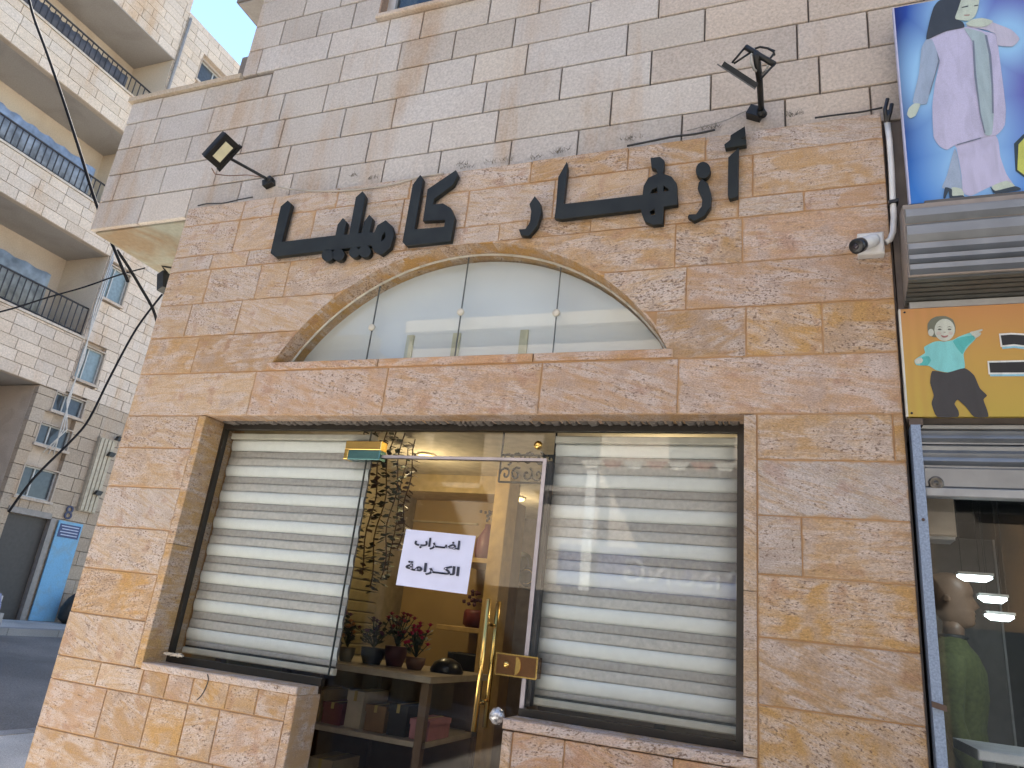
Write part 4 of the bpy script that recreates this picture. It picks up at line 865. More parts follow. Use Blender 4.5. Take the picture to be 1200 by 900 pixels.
prnt(ys, -.0092, [[(525, 300), (522, 240), (545, 205), (585, 185), (650, 183), (700, 208), (718, 255), (715, 300), (690, 330), (560, 330)]], cv, PR('hair', (.16, .17, .12)), 'printed_hair')
prnt(ys, -.0100, [circ(642, 280, 72, 18, 78)], cv, PR('skin', (.58, .60, .50)), 'printed_face'); prnt(ys, -.0100, [circ(546, 298, 20, 10, 26)], cv, PR('skin', (.58, .60, .50)), 'printed_ear')
for cx in (607, 676): prnt(ys, -.0108, [circ(cx, 276, 14, 8, 6)], cv, PR('line', (.12, .12, .10)), 'printed_eye')
for cx in (600, 684): prnt(ys, -.0104, [circ(cx, 304, 17, 10, 12)], cv, PR('cheek', (.58, .50, .42)), 'printed_cheek')
prnt(ys, -.0108, [circ(642, 296, 9, 8, 5)], cv, PR('nose', (.45, .40, .33)), 'printed_nose')
for cx in (607, 676): prnt(ys, -.0108, [[(cx - 20, 262), (cx, 254), (cx + 20, 262), (cx, 259)]], cv, PR('line', (.12, .12, .10)), 'printed_eye')
prnt(ys, -.0108, [[(615, 316), (640, 322), (668, 316), (660, 330), (640, 334), (624, 330)]], cv, PR('mouth', (.35, .14, .13)), 'printed_mouth')
prnt(ys, -.0096, [[(498, 400), (560, 366), (600, 358), (640, 362), (700, 350), (745, 326), (830, 298), (862, 338), (805, 400), (775, 450), (782, 552), (665, 578), (580, 562), (530, 532), (445, 528), (430, 492), (485, 455), (505, 440)]], cv, PR('mint', (.22, .62, .60)), 'printed_jumper')
prnt(ys, -.0104, [[(700, 360), (760, 330), (845, 320), (850, 345), (790, 400), (765, 450)]], cv, PR('teal', (.08, .45, .42)), 'printed_sleeve'); prnt(ys, -.0104, [[(485, 470), (530, 465), (545, 495), (520, 530), (470, 525)]], cv, PR('teal', (.08, .45, .42)), 'printed_cuff')
prnt(ys, -.0104, [[(820, 297), (850, 288), (905, 274), (908, 284), (880, 296), (900, 300), (890, 320), (858, 336)]], cv, PR('skin', (.58, .60, .50)), 'printed_hand'); prnt(ys, -.0108, [[(430, 492), (470, 474), (490, 490), (480, 512), (445, 518)]], cv, PR('skin', (.58, .60, .50)), 'printed_hand')
prnt(ys, -.0100, [[(555, 568), (660, 580), (782, 548), (850, 600), (890, 690), (940, 740), (915, 770), (940, 840), (948, 892), (850, 892), (790, 820), (735, 770), (712, 800), (740, 850), (735, 892), (590, 892), (550, 800), (565, 740), (540, 650)]], cv, PR('charcoal', (.035, .035, .04)), 'printed_trousers')
for k, (dy, mt, grow, dz) in enumerate(((-.0092, PR('cyan', (.30, .60, .72)), 0, 26), (-.0098, PR('white', (.80, .80, .74)), 12, 0), (-.0104, PR('black', (.012, .014, .018)), 0, 0))):
    g_ = grow
    prnt(ys, dy, [[(1036 - g_, 318 - g_ + dz), (1110, 312 - g_ + dz), (1400, 330 - g_ + dz), (1480, 420 + dz), (1470, 500 + dz), (1900, 490 - g_ + dz), (1900, 575 + g_ + dz), (962 - g_, 580 + g_ + dz), (955 - g_, 510 - g_ + dz), (1380, 500 - g_ + dz), (1370, 430 + g_ + dz), (1200, 388 + g_ + dz), (1130, 380 + g_ + dz), (1048 - g_, 388 + g_ + dz)]], cv, mt, 'printed_letter')
# blue poster
po = thing('poster_board', 'blue poster board of a veiled woman in a lilac suit above the shutter box', 'poster', loc=(.060, -.06, 3.09))
MB().box(0, 3.2, -.004, .004, 0, .885).obj('sheet', banner_print('print_blue'), po)
MB().box(-.004, .001, -.006, .02, 0, .885).obj('edge_trim', flat('trim_lilac', (.50, .50, .66), .5), po); MB().box(0, 3.2, .0045, .03, .01, .88).obj('backing_frame', GALV, po)
MB().obox((1.6, .01, -.012), (1.56, 0, 0), (0, .03, 0), (0, 0, .010)).obj('gap_shadow_strip', flat('gap_shadow_dark', (.12, .11, .10)), po)  # dark strip painting the shadowed gap between poster and shutter box
c1 = lambda cx, cy: (1030 + cx * .1423, cy * .1423)
LIL = PR('lilac', (.56, .53, .70)); LILS = PR('lilac_shade', (.36, .44, .56)); SKN = PR('pale_skin', (.55, .62, .50)); GRY = PR('grey_scarf', (.40, .50, .52)); HIJ = PR('veil', (.045, .05, .055)); SHO = PR('shoe', (.03, .05, .07)); LNE = PR('seam', (.20, .23, .30))
D = 843
prnt(po, -.0048, [[(630, D + 370), (640, D + 330), (960, D + 270), (1000, D + 450), (1050, D + 590), (1110, D + 690), (930, D + 690), (760, D + 770), (690, D + 740), (680, D + 600), (640, D + 380)]], c1, LIL, 'printed_trouser')
prnt(po, -.0054, [[(622, D + 380), (560, D + 600), (520, D + 700), (580, D + 725), (690, D + 735), (650, D + 450)]], c1, LILS, 'printed_trouser')
prnt(po, -.0060, [[(390, 325), (480, 285), (560, 250), (700, 225), (760, 220), (880, 262), (965, 285), (990, 450), (1010, 600), (1030, 760), (1045, D + 60), (1035, D + 190), (970, D + 268), (850, D + 285), (640, D + 345), (560, D + 390), (500, D + 360), (450, D + 280), (440, 880), (460, 700), (500, 500), (470, 430)]], c1, LIL, 'printed_tunic')
prnt(po, -.0066, [[(390, 325), (350, 400), (330, 600), (285, 800), (285, 850), (390, 858), (420, 750), (470, 600), (498, 500), (480, 430), (440, 330)]], c1, LILS, 'printed_sleeve')
prnt(po, -.0070, [[(720, 215), (780, 168), (850, 152), (940, 185), (1090, 245), (1158, 320), (1100, 382), (980, 372), (962, 280), (860, 240)]], c1, PR('lilac_pale', (.55, .52, .62)), 'printed_sleeve')
prnt(po, -.0074, [[(700, 232), (800, 250), (880, 290), (925, 500), (940, 700), (945, D + 100), (930, D + 262), (870, D + 262), (830, D + 60), (810, 800), (782, 600), (772, 350)]], c1, GRY, 'printed_scarf')
for l in ([(770, 330), (785, 335), (800, 600), (840, D + 90), (878, D + 250), (866, D + 250), (828, D + 90), (784, 600)], [(870, 285), (890, 290), (925, 450), (942, 700), (946, D + 90), (932, D + 90), (926, 700), (905, 450)], [(640, D + 345), (840, D + 290), (842, D + 296), (642, D + 353)], [(478, 430), (500, 500), (470, 600), (415, 790), (420, 740), (462, 600), (488, 500)]): prnt(po, -.0080, [l], c1, LNE, 'printed_seam')
prnt(po, -.0078, [[(505, 0), (700, -20), (655, 90), (630, 150), (690, 182), (702, 225), (560, 255), (480, 288), (390, 325), (410, 200), (450, 60)]], c1, HIJ, 'printed_veil')
prnt(po, -.0084, [[(690, -20), (822, -20), (818, 60), (792, 130), (742, 170), (640, 160), (628, 140), (650, 80)]], c1, SKN, 'printed_face')
for l in ([(680, 58), (735, 46), (735, 54), (684, 64)], [(785, 44), (818, 38), (818, 46), (786, 52)]): prnt(po, -.0090, [l], c1, HIJ, 'printed_eye')
prnt(po, -.0090, [[(700, 122), (748, 118), (742, 130), (706, 130)]], c1, PR('lip', (.40, .28, .24)), 'printed_mouth')
prnt(po, -.0088, [[(715, 195), (770, 160), (850, 148), (940, 172), (905, 205), (850, 222), (760, 216)]], c1, SKN, 'printed_hand')
prnt(po, -.0072, [[(290, 852), (340, 856), (325, D + 60), (300, D + 110), (258, D + 130), (232, D + 100), (245, D + 50)]], c1, SKN, 'printed_hand')
prnt(po, -.0076, [[(600, D + 700), (680, D + 712), (700, D + 770), (600, D + 780)]], c1, SKN, 'printed_foot'); prnt(po, -.0082, [[(545, D + 700), (600, D + 715), (605, D + 770), (690, D + 765), (722, D + 800), (680, D + 815), (590, D + 818), (575, D + 730), (545, D + 790), (530, D + 785)]], c1, SHO, 'printed_shoe')
prnt(po, -.0076, [[(930, D + 690), (1050, D + 645), (1120, D + 690), (970, D + 735)]], c1, SKN, 'printed_foot'); prnt(po, -.0082, [[(915, D + 690), (960, D + 728), (1120, D + 690), (1170, D + 718), (960, D + 752)]], c1, SHO, 'printed_shoe')
prnt(po, -.0050, [[(1112, D + 340), (1190, D + 262), (1330, D + 262), (1330, D + 620), (1200, D + 620), (1125, D + 565)]], c1, PR('dark_green', (.03, .05, .06)), 'printed_letter'); prnt(po, -.0056, [[(1150, D + 345), (1205, D + 285), (1320, D + 285), (1320, D + 600), (1200, D + 600), (1140, D + 555)]], c1, PR('lime', (.60, .62, .12)), 'printed_letter')

# mannequins behind the neighbour's glass
def mannequin(label, base, s, turn, top, skin):
    root = thing('mannequin', label, 'mannequin', 'mannequins in the neighbour display window', base)
    R_ = Matrix.Rotation(turn, 4, 'Z'); T = Matrix.Translation(base) @ R_ @ Matrix.Scale(s, 4)
    def loft(rings, nm, mt, nseg=16):
        mb = MB(); vs_ = []
        for (cx, cy, cz, rx, ry) in rings:
            for k in range(nseg):
                a_ = 2 * math.pi * k / nseg; vs_.append(T @ Vector((cx + rx * math.cos(a_), cy + ry * math.sin(a_), cz)))
        fs = [(i * nseg + k, i * nseg + (k + 1) % nseg, (i + 1) * nseg + (k + 1) % nseg, (i + 1) * nseg + k) for i in range(len(rings) - 1) for k in range(nseg)] + [tuple(range(nseg))[::-1], tuple(range((len(rings) - 1) * nseg, len(rings) * nseg))]
        mb.add(vs_, fs, True); return put(mb.obj(nm, mt), root)
    # figure faces local +x
    loft([(0, 0, .84, .12, .17), (0, 0, .95, .115, .17), (.0, 0, 1.08, .105, .155), (.01, 0, 1.22, .12, .175), (.01, 0, 1.34, .12, .20), (0, 0, 1.42, .10, .20), (-.01, 0, 1.465, .075, .13), (-.01, 0, 1.50, .06, .075)], 'jumper', top)
    loft([(-.01, 0, 1.46, .055, .058), (0, 0, 1.53, .05, .052), (.005, 0, 1.58, .052, .05)], 'neck', skin)
    prof = [(1.545, .058, -.02, .030), (1.560, .090, -.03, .042), (1.575, .102, -.045, .050), (1.590, .098, -.06, .056), (1.602, .104, -.068, .060), (1.612, .100, -.073, .062), (1.622, .107, -.077, .064), (1.634, .100, -.080, .066), (1.646, .112, -.083, .068), (1.656, .126, -.086, .070), (1.668, .120, -.089, .072), (1.690, .108, -.094, .075), (1.708, .099, -.097, .077), (1.724, .104, -.099, .078), (1.750, .101, -.100, .078), (1.785, .086, -.094, .072), (1.810, .058, -.075, .056), (1.822, .02, -.04, .03), (1.825, .0, -.015, .01)]
    mb = MB(); vs_ = []; ns = 28
    for (z, fr_, bk, hw_) in prof:
        for k in range(ns):
            a_ = 2 * math.pi * k / ns; ca, sa = math.cos(a_), math.sin(a_)
            base_f = min(fr_, .098) if z > 1.64 and z < 1.70 else fr_
            x_ = (base_f * ca if ca > 0 else -bk * ca); x_ += (fr_ - base_f) * max(0, 1 - abs(sa) / .30) if ca > 0 else 0
            if 1.69 < z < 1.722 and ca > .6 and .22 < abs(sa) < .62: x_ -= .012
            vs_.append(T @ Vector((x_, hw_ * sa, z)))
    mb.add(vs_, [(i * ns + k, i * ns + (k + 1) % ns, (i + 1) * ns + (k + 1) % ns, (i + 1) * ns + k) for i in range(len(prof) - 1) for k in range(ns)] + [tuple(range(ns))[::-1], tuple(range((len(prof) - 1) * ns, len(prof) * ns))], True)
    put(mb.obj('head', skin), root)
    for sgn in (-1, 1):
        e = MB().lathe(T @ Vector((-.012, sgn * .074, 1.685)), [(.008 * s, -.004), (.021 * s, .002), (.017 * s, .009), (.006 * s, .007)], R_ @ Vector((-.35, sgn, 0)), 10); put(e.obj('ear', skin), root)
        arm = [(0, sgn * .20, 1.40), (-.01, sgn * .235, 1.26), (-.02, sgn * .25, 1.12), (.02, sgn * .25, .98), (.06, sgn * .235, .86)]
        put(MB().tube([T @ Vector(v) for v in arm], [r_ * s for r_ in (.062, .056, .050, .045, .038)], 12).obj('sleeve', top), root)
        hnd = MB().tube([T @ Vector(v) for v in ((.06, sgn * .235, .87), (.075, sgn * .232, .82), (.085, sgn * .23, .77))], [.028 * s, .034 * s, .024 * s], 10)
        for f_ in range(4): hnd.tube([T @ Vector((.065 + f_ * .014, sgn * .23, .79)), T @ Vector((.072 + f_ * .014, sgn * .225, .74)), T @ Vector((.070 + f_ * .013, sgn * .215, .70))], .0085 * s, 6)
        hnd.tube([T @ Vector((.10, sgn * .23, .81)), T @ Vector((.125, sgn * .22, .77))], .009 * s, 6); put(hnd.obj('hand', skin), root)
        put(MB().tube([T @ Vector(v) for v in ((0, sgn * .085, .90), (.01, sgn * .09, .50), (0, sgn * .09, .10))], [.095 * s, .075 * s, .055 * s], 12).obj('trouser_leg', flat('mannequin_trouser', (.03, .03, .035))), root)
        put(MB().obox(T @ Vector((.05, sgn * .09, .045)), (R_ @ Vector((.13, 0, 0))) * s, (R_ @ Vector((0, .045, 0))) * s, Vector((0, 0, .045)) * s).obj('shoe', BLACKP), root)
    # rolled collar
    put(MB().tube([T @ Vector((-.01 + .062 * math.cos(i * .628), .07 * math.sin(i * .628), 1.50)) for i in range(11)], .012 * s, 6).obj('collar', flat('collar_dark', (.03, .03, .03))), root)
m1 = wy(1114, 702, 1.95); PZ = m1.z - 1.69 * 1.0
plf = thing('display_plinth', 'low dark plinth carrying the mannequins in the dark display window', 'plinth', loc=(1.0, 1.3, 0)); put(MB().cbox(.08, 3.0, 1.6, 2.4, .005, PZ - .002, .004).obj('plinth_top', flat('plinth_dark', (.02, .02, .02))), plf)
mannequin('mannequin in an olive green jumper looking to the right in the dark display window', (m1.x, 1.95, PZ), 1.0, math.radians(-14), flat('olive_knit', (.085, .10, .03), .9, noise=.2, scale=50), flat('mannequin_skin', (.20, .12, .075), .45))
mannequin('mannequin in a black jumper beside the olive one in the dark display window', (m1.x + .62, 2.1, PZ), 1.0, math.radians(165), flat('black_knit', (.02, .02, .024), .9), flat('mannequin_skin', (.20, .12, .075), .45))
c = wy(1135, 700, 1.2); bp_ = thing('back_board', 'grey upright display board behind the mannequins', 'board', loc=(c.x, 2.6, 0))
put(MB().cbox(.07, wy(1172, 700, 2.6).x, 2.60, 2.63, .004, min(2.6, wy(1150, 632, 2.6).z), .004).obj('panel', flat('board_grey', (.085, .08, .075), .6)), bp_); put(MB().box(wy(1170, 700, 2.595).x, wy(1172.5, 700, 2.595).x, 2.59, 2.599, .004, min(2.6, wy(1150, 632, 2.6).z)).obj('edge_strip', flat('strip_grey', (.3, .3, .3))), bp_)
hbx = wy(1098, 610, .2); hx = thing('wall_box', 'beige plastic box hanging behind the glass under the shutter bar', 'box', loc=(hbx.x, .2, hbx.z)); put(MB().cbox(hbx.x - .035, wy(1117, 610, .2).x, .16, .26, wy(1100, 630, .2).z, 2.14, .004).obj('case', flat('beige_box', (.42, .34, .27), .5)), hx); put(MB().cbox(hbx.x - .033, wy(1115, 610, .2).x, .164, .255, wy(1100, 630, .2).z - .012, wy(1100, 630, .2).z - .001, .002).obj('lid', flat('grey_lid', (.35, .34, .33))), hx)
for k, (px, py, yy, wd) in enumerate(((1142, 676, .75, 15), (1163, 701, .80, 12), (1171, 722, .85, 12))):
    c = wy(px, py, yy); hw_ = wd / F_PX * (yy + 2.5)
    r = thing('strip_lamp', ['long white strip lamp hanging highest behind the display glass', 'white strip lamp hanging second highest behind the display glass', 'white strip lamp hanging lowest behind the display glass'][k], 'lamp', 'lit strip lamps in the neighbour shop', tuple(c))
    put(MB().box(c.x - hw_, c.x + hw_, yy - .03, yy + .03, c.z + .004, c.z + .014).obj('tray', WHITEP), r); put(MB().tube([(c.x - hw_, yy, c.z), (c.x - hw_ * .6, yy, c.z - .006), (c.x + hw_ * .6, yy, c.z - .006), (c.x + hw_, yy, c.z)], [.004, .012, .012, .004], 8).obj('tube', emitter('lamp_cool', (.8, .95, 1), 1.6)), r)
    put(MB().tube([(c.x - hw_ * .7, yy, c.z + .014), (c.x - hw_ * .7, yy, 2.62)], .0015, 4).obj('hanging_cable', BLACKP), r); put(MB().tube([(c.x + hw_ * .7, yy, c.z + .014), (c.x + hw_ * .7, yy, 2.62)], .0015, 4).obj('hanging_cable', BLACKP), r)
l = bpy.data.lights.new('shop_light', 'AREA'); l.energy = 1.0; l.size = .2; l.color = (.85, .95, 1); o = bpy.data.objects.new('lamp_light', l); COL.objects.link(o); o.location = (.75, 1.35, 2.35); put(o, r)
tb = thing('display_table', 'white edged display table at the foot of the neighbour window', 'table', loc=(.5, .4, 0))
z_ = wy(1150, 875, .35).z; put(MB().cbox(.16, 1.4, .22, .60, z_ - .03, z_, .004).obj('table_top', flat('table_white', (.6, .6, .6), .4)), tb)
for x in (.22, 1.34): put(MB().tube([(x, .4, z_ - .03), (x + .06, .4, .0)], .018, 8).obj('leg', GALV), tb)

# ================================================================== APARTMENT BUILDING ACROSS THE SIDE STREET
XB, XW, YE, G0 = -15.0, -16.4, 7.8, .66
ap = thing('apartment_building', 'tall pale stone apartment building with deep railed balconies across the side street', 'building', loc=(-17, 3, G0))
AP = lambda nm, mb, mt, col=None: put(mb.obj(nm, mt, None, col), ap)
AW = (.60, .515, .43)
# main masses: recessed wall behind the balconies and the flush stair bay beyond
AP('recessed_wall', MB().box(-24, XW, -9, YE, G0 - .3, 14.5), STUCCO)
lowbay = AP('lower_front', MB().box(-24, XB - .13, 7.2, YE - .003, G0 - .3, 5.33), GROUTF)
bay = AP('stair_bay', MB().box(-24, XB - .13, YE, 10.4, G0 - .3, 16.15), GROUTF)
top = AP('top_storey', MB().box(-24, XB - .03, -9, YE, 14.5, 16.7), GROUTF)
AP('soffit', MB().box(XW, XB - .001, -9, YE - .001, 14.48, 14.499), SOFFG)
AP('bay_flank', MB().box(XW, XB - .031, YE - .02, YE - .001, 5.3, 14.48), STUCCO)
wins = [(7.86, 8.44, 7.75, 8.55), (7.86, 8.42, 5.76, 6.52), (7.62, 8.32, 4.93, 5.32), (7.5, 8.23, 4.17, 4.6), (7.46, 8.22, 3.06, 3.68), (8.55, 9.55, 14.55, 15.2)]
def side_stones(parent, y0, y1, z0, z1, holes=(), hh=.25, wmin=.4, wmax=.7, big=True, dp=.03):
    z = z0; joined = MB()
    while z < z1 - .02:
        zt = min(z + hh, z1); y = y0 - random.uniform(0, .3)
        while y < y1:
            wd = random.uniform(wmin, wmax); a, b_ = max(y, y0), min(y + wd, y1); y += wd
            if b_ - a < .03: continue
            segs = [(a, b_)]
            for (ha, hb_, hc, hd_) in holes:
                if z < hd_ and zt > hc:
                    ns = []
                    for s0, s1 in segs:
                        if s1 <= ha or s0 >= hb_: ns.append((s0, s1))
                        else:
                            if s0 < ha: ns.append((s0, ha))
                            if s1 > hb_: ns.append((hb_, s1))
                    segs = ns
            for s0, s1 in segs:
                if s1 - s0 < .04: continue
                mb = MB() if big else joined
                x = XB + random.uniform(-.004, .004); q = .0045
                mb.add([(x - dp, s0 + q, z + q), (x - dp, s1 - q, z + q), (x - dp, s1 - q, zt - q), (x - dp, s0 + q, zt - q), (x, s0 + q * 1.5, z + q * 1.5), (x, s1 - q * 1.5, z + q * 1.5), (x, s1 - q * 1.5, zt - q * 1.5), (x, s0 + q * 1.5, zt - q * 1.5)],
                       [(4, 5, 6, 7), (0, 1, 5, 4), (1, 2, 6, 5), (2, 3, 7, 6), (3, 0, 4, 7)])
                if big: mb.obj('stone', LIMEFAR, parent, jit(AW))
        z = zt
    if not big: joined.obj('stone_courses', LIMEFAR, parent, AW)['kind'] = 'stuff'
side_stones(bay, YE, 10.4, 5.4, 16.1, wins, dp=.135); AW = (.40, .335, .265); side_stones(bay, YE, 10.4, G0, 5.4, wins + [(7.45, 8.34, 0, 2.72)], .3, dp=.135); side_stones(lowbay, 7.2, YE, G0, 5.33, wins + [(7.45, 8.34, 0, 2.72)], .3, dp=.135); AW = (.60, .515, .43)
side_stones(top, 4.5, YE, 14.5, 16.7); side_stones(top, -9, 4.5, 14.5, 16.7, big=False)
def balcony(zb, zc, zr, fl):
    par = AP('balcony', MB().box(XB - .16, XB - .03, -9, YE - .002, zb, zc), GROUTF)
    side_stones(par, 2.2, YE, zb, zc - .05, hh=.245); side_stones(par, -9, 2.2, zb, zc - .05, hh=.245, big=False)
    MB().box(XB - .18, XB + .03, -9, YE + .02, zc - .048, zc).obj('parapet_cap', LIMEFAR, par, (.55, .49, .42))
    MB().box(XW, XB - .161, -9, YE - .021, zb + .001, zb + .12).obj('balcony_slab', SOFFG, par)
    rail = AP('railing', MB().tube([(XB - .07, -9, zr), (XB - .07, YE - .05, zr)], .022, 6).tube([(XB - .07, -9, zc + .06), (XB - .07, YE - .05, zc + .06)], .015, 6), IRON)
    proto = None; y = YE - .05; k = 0
    while y > 1.5:
        me = proto or MB().box(XB - .079, XB - .061, -.009, .009, zc, zr).mesh('bar')
        o = bpy.data.objects.new('bar', me); COL.objects.link(o); 
        if proto is None: me.materials.append(IRON)
        proto = me; o.location = (0, y, 0); o.parent = rail; y -= .135; k += 1
    return par
b2 = balcony(5.35, 6.68, 7.35, 2); b3 = balcony(8.72, 9.72, 10.25, 3); b4 = balcony(11.72, 12.72, 13.2, 4)
# cloth sheets tied behind the railings
for nm, y0, y1, z0, z1, c_ in (('privacy_sheet', 3.2, 6.9, 9.72, 10.5, (.26, .30, .36)), ('privacy_sheet', 4.2, 6.9, 12.72, 13.15, (.10, .10, .115)), ('privacy_sheet', 2.0, 6.75, 6.68, 7.7, (.22, .24, .24))):
    s_ = MB(); q = 40
    s_.add([(XB - .12 + .012 * math.sin(i * 1.7), y0 + (y1 - y0) * i / q, z) for i in range(q + 1) for z in (z0, z1 - .04 * math.sin(i * .8) ** 2)], [(2 * i, 2 * i + 2, 2 * i + 3, 2 * i + 1) for i in range(q)], True)
    o = AP(nm, s_, flat('sheet_%d' % int(z0), c_, .85, noise=.3, scale=5)); md = o.modifiers.new('thickness', 'SOLIDIFY'); md.thickness = .004
# balcony doors on the recessed wall
for z0 in (5.5, 8.85, 11.85):
    for y0 in (3.6, 5.8):
        d_ = AP('balcony_door', MB().box(XW + .001, XW + .04, y0, y0 + 1.3, z0, z0 + 2.1), flat('door_frame_grey', (.42, .42, .42))); MB().box(XW + .041, XW + .046, y0 + .06, y0 + .62, z0 + .1, z0 + 2.04).obj('pane', flat('dark_pane', (.06, .07, .08), .1), d_); MB().box(XW + .041, XW + .046, y0 + .68, y0 + 1.24, z0 + .1, z0 + 2.04).obj('pane', flat('dark_pane', (.06, .07, .08), .1), d_)
PANE = flat('dark_pane', (.06, .07, .08), .1); PANEB = flat('blue_pane', (.20, .26, .28), .12); FRG = flat('frame_grey', (.40, .41, .40), .5)
for i, (a, b_, z0, z1) in enumerate(wins):
    wv = AP('window', MB().box(XB - .12, XB - .09, a, b_, z0, z1), PANEB if i < 2 else PANE)
    fm = MB().box(XB - .088, XB - .06, a, a + .03, z0, z1).box(XB - .088, XB - .06, b_ - .03, b_, z0, z1).box(XB - .088, XB - .06, a + .03, b_ - .03, z1 - .03, z1).box(XB - .088, XB - .06, a + .03, b_ - .03, z0, z0 + .03)
    ym = a + (b_ - a) * (.5 if i == 5 else .36); fm.box(XB - .089, XB - .061, ym - .015, ym + .015, z0 + .031, z1 - .031); fm.obj('frame', FRG, wv)
    MB().box(XB - .089, XB + .05, a - .05, b_ + .05, z0 - .06, z0 - .004).obj('sill', LIMEFAR, wv, (.48, .42, .36))
    MB().box(XB - .12, XB + .012, a - .03, a, z0, z1).box(XB - .12, XB + .012, b_, b_ + .03, z0, z1).box(XB - .12, XB + .012, a - .03, b_ + .03, z1 + .001, z1 + .03).obj('reveal', LIMEFAR, wv, (.42, .36, .30))
# ground floor: recessed wall panels, doorway, blue board
for y0 in (4.2, 5.3, 6.4): AP('pilaster', MB().box(XW + .001, XW + .12, y0, y0 + .22, G0, 5.34), BROWNST)
AP('doorway', MB().box(XB - .12, XB - .07, 7.45, 8.34, G0, 2.70), flat('door_dark', (.05, .045, .04), .6)); AP('door_jamb', MB().box(XB - .06, XB + .05, 8.343, 8.46, G0, 2.74), flat('jamb_grey', (.25, .23, .21)))
AP('door_lintel', MB().box(XB - .06, XB + .04, 7.40, 8.34, 2.71, 2.83), flat('jamb_grey', (.25, .23, .21)))
bl = thing('blue_board', 'light blue painted board with a dark blue notice leaning beside the dark doorway', 'board', loc=(XB + .1, 8.8, G0)); XBL = XB + .055
zt = 2.73
put(MB().box(XBL - .015, XBL + .015, 8.52, 9.10, G0 + .02, zt).obj('panel', plaster('blue_paint', (.17, .38, .58), (.20, .33, .42), .7, 2.)), bl)
put(MB().box(XBL + .016, XBL + .022, 8.56, 9.06, zt - .34, zt - .06).obj('notice', flat('notice_blue', (.02, .045, .14), .5)), bl)
for k in range(4): put(MB().box(XBL + .0225, XBL + .0245, 8.60 + .03 * (k % 2), 9.02, zt - .115 - k * .06, zt - .095 - k * .06).obj('notice_line', flat('notice_text', (.40, .46, .6))), bl)
me = text_mesh('number', '8', .42, .008); me.transform(Matrix.Translation((XB + .035, 8.70, 2.78)) @ Matrix.Rotation(math.radians(90), 4, 'Z'))
mm = mkobj('house_number', me, flat('number_dark', (.03, .04, .09))); tag(mm, 'dark number eight on the wall above the blue board', 'house number')
# vertical shutter trunking and cables
sh = AP('shutter_panel', MB().box(XB + .001, XB + .09, 8.86, 9.28, 3.0, 4.68), flat('trunk_cream', (.38, .33, .25), .7))
for k in range(4): MB().box(XB + .0905, XB + .115, 8.88 + k * .10, 8.955 + k * .10, 3.02, 4.66).obj('shutter_slat', flat('trunk_slat', (.42, .37, .28), .7), sh)
for k, (yy, z_) in enumerate(((9.2, 4.35), (9.16, 3.45), (9.3, 4.75))): MB().obox((XB + .15, yy, z_), (.05, 0, 0), (0, .07, 0), (0, .02, .05)).obj('hinge', BLKM, sh)
AP('drain_pipe', MB().tube([(XB + .05, YE + .04, 15.9), (XB + .05, YE + .04, 9.0)], .035, 8), flat('pipe_grey', (.30, .28, .26), .6))
for k in range(3): AP('cable_bundle', MB().tube([(XB + .05, YE + .02 + .035 * k, 8.9 - k * .2), (XB + .06, YE - .02 + .05 * k, 7.4), (XB + .05, YE + .12 - .03 * k, 6.2), (XB + .06, YE + .04 + .03 * k, 5.2), (XB + .05, YE + .25 - .07 * k, 4.6), (XB + .05, YE - .1 + .12 * k, 4.0)], .014, 6), flat('cable_pale', (.5, .48, .45)))

# next building down the side street
nx = thing('brown_building', 'brownish stone building with a small railed balcony beyond the pale apartments', 'building', loc=(-17, 14, G0))
put(MB().box(-24, XB - .3, 10.42, 22, G0 - .3, 14.6).obj('wall', BROWNST), nx)  # unseen upper part raised to keep sun off the side street
bs = MB().box(XB - .3, XB + .5, 10.8, 12.6, 6.45, 6.60).obj('balcony_slab', BROWNST); put(bs, nx)
rl = put(MB().tube([(XB + .46, 10.8, 7.6), (XB + .46, 12.6, 7.6)], .025, 6).tube([(XB + .46, 10.8, 7.6), (XB - .3, 10.8, 7.6)], .025, 6).tube([(XB + .46, 10.8, 6.65), (XB + .46, 12.6, 6.65)], .02, 6).obj('railing', IRON), nx)
for k in range(14): MB().box(XB + .45, XB + .47, 10.8 + k * .138, 10.82 + k * .138, 6.6, 7.6).obj('bar', IRON, rl)
for k in range(6): MB().box(XB - .3 + k * .13, XB - .28 + k * .13, 10.79, 10.81, 6.6, 7.6).obj('bar', IRON, rl)
for z_ in (1.0, 4.0, 7.0):
    for y_ in (11.2, 13.6, 16): wv = put(MB().box(XB - .299, XB - .28, y_, y_ + .9, z_ + .3, z_ + 1.7).obj('window', PANE), nx); MB().box(XB - .299, XB - .2, y_ - .05, y_ + .95, z_ + .2, z_ + .29).obj('sill', LIMEFAR, wv, (.4, .34, .28))

# overhead cables in the side street
wire('thick dark cable slanting down in front of the railed balconies to the limestone corner', [wx(q[0], q[1], X_) for q, X_ in (((28, -30), -10.5), ((38, 15), -9.8), ((55, 62), -9.2), ((75, 120), -8.6), ((95, 182), -8.0), ((114, 242), -7.5), ((150, 330), -6.9))], .017, flat('cable_black', (.02, .02, .022), .95, spec=.05), 'overhead_cable')
wire('dark cable running down from the overhang soffit to the flank wall edge', [wx(q[0], q[1], -9.) for q in ((137, 293), (150, 312), (165, 337), (180, 364), (187, 392))], .02, flat('cable_black', (.02, .02, .022), .95, spec=.05), 'overhead_cable')
wire('dark cable rising from the blue doorway up past the small balcony', [wx(q[0], q[1], -11.) for q in ((10, 600), (40, 560), (85, 515), (105, 490), (130, 440), (160, 385), (190, 345))], .018, flat('cable_black', (.02, .02, .022), .95, spec=.05), 'overhead_cable')
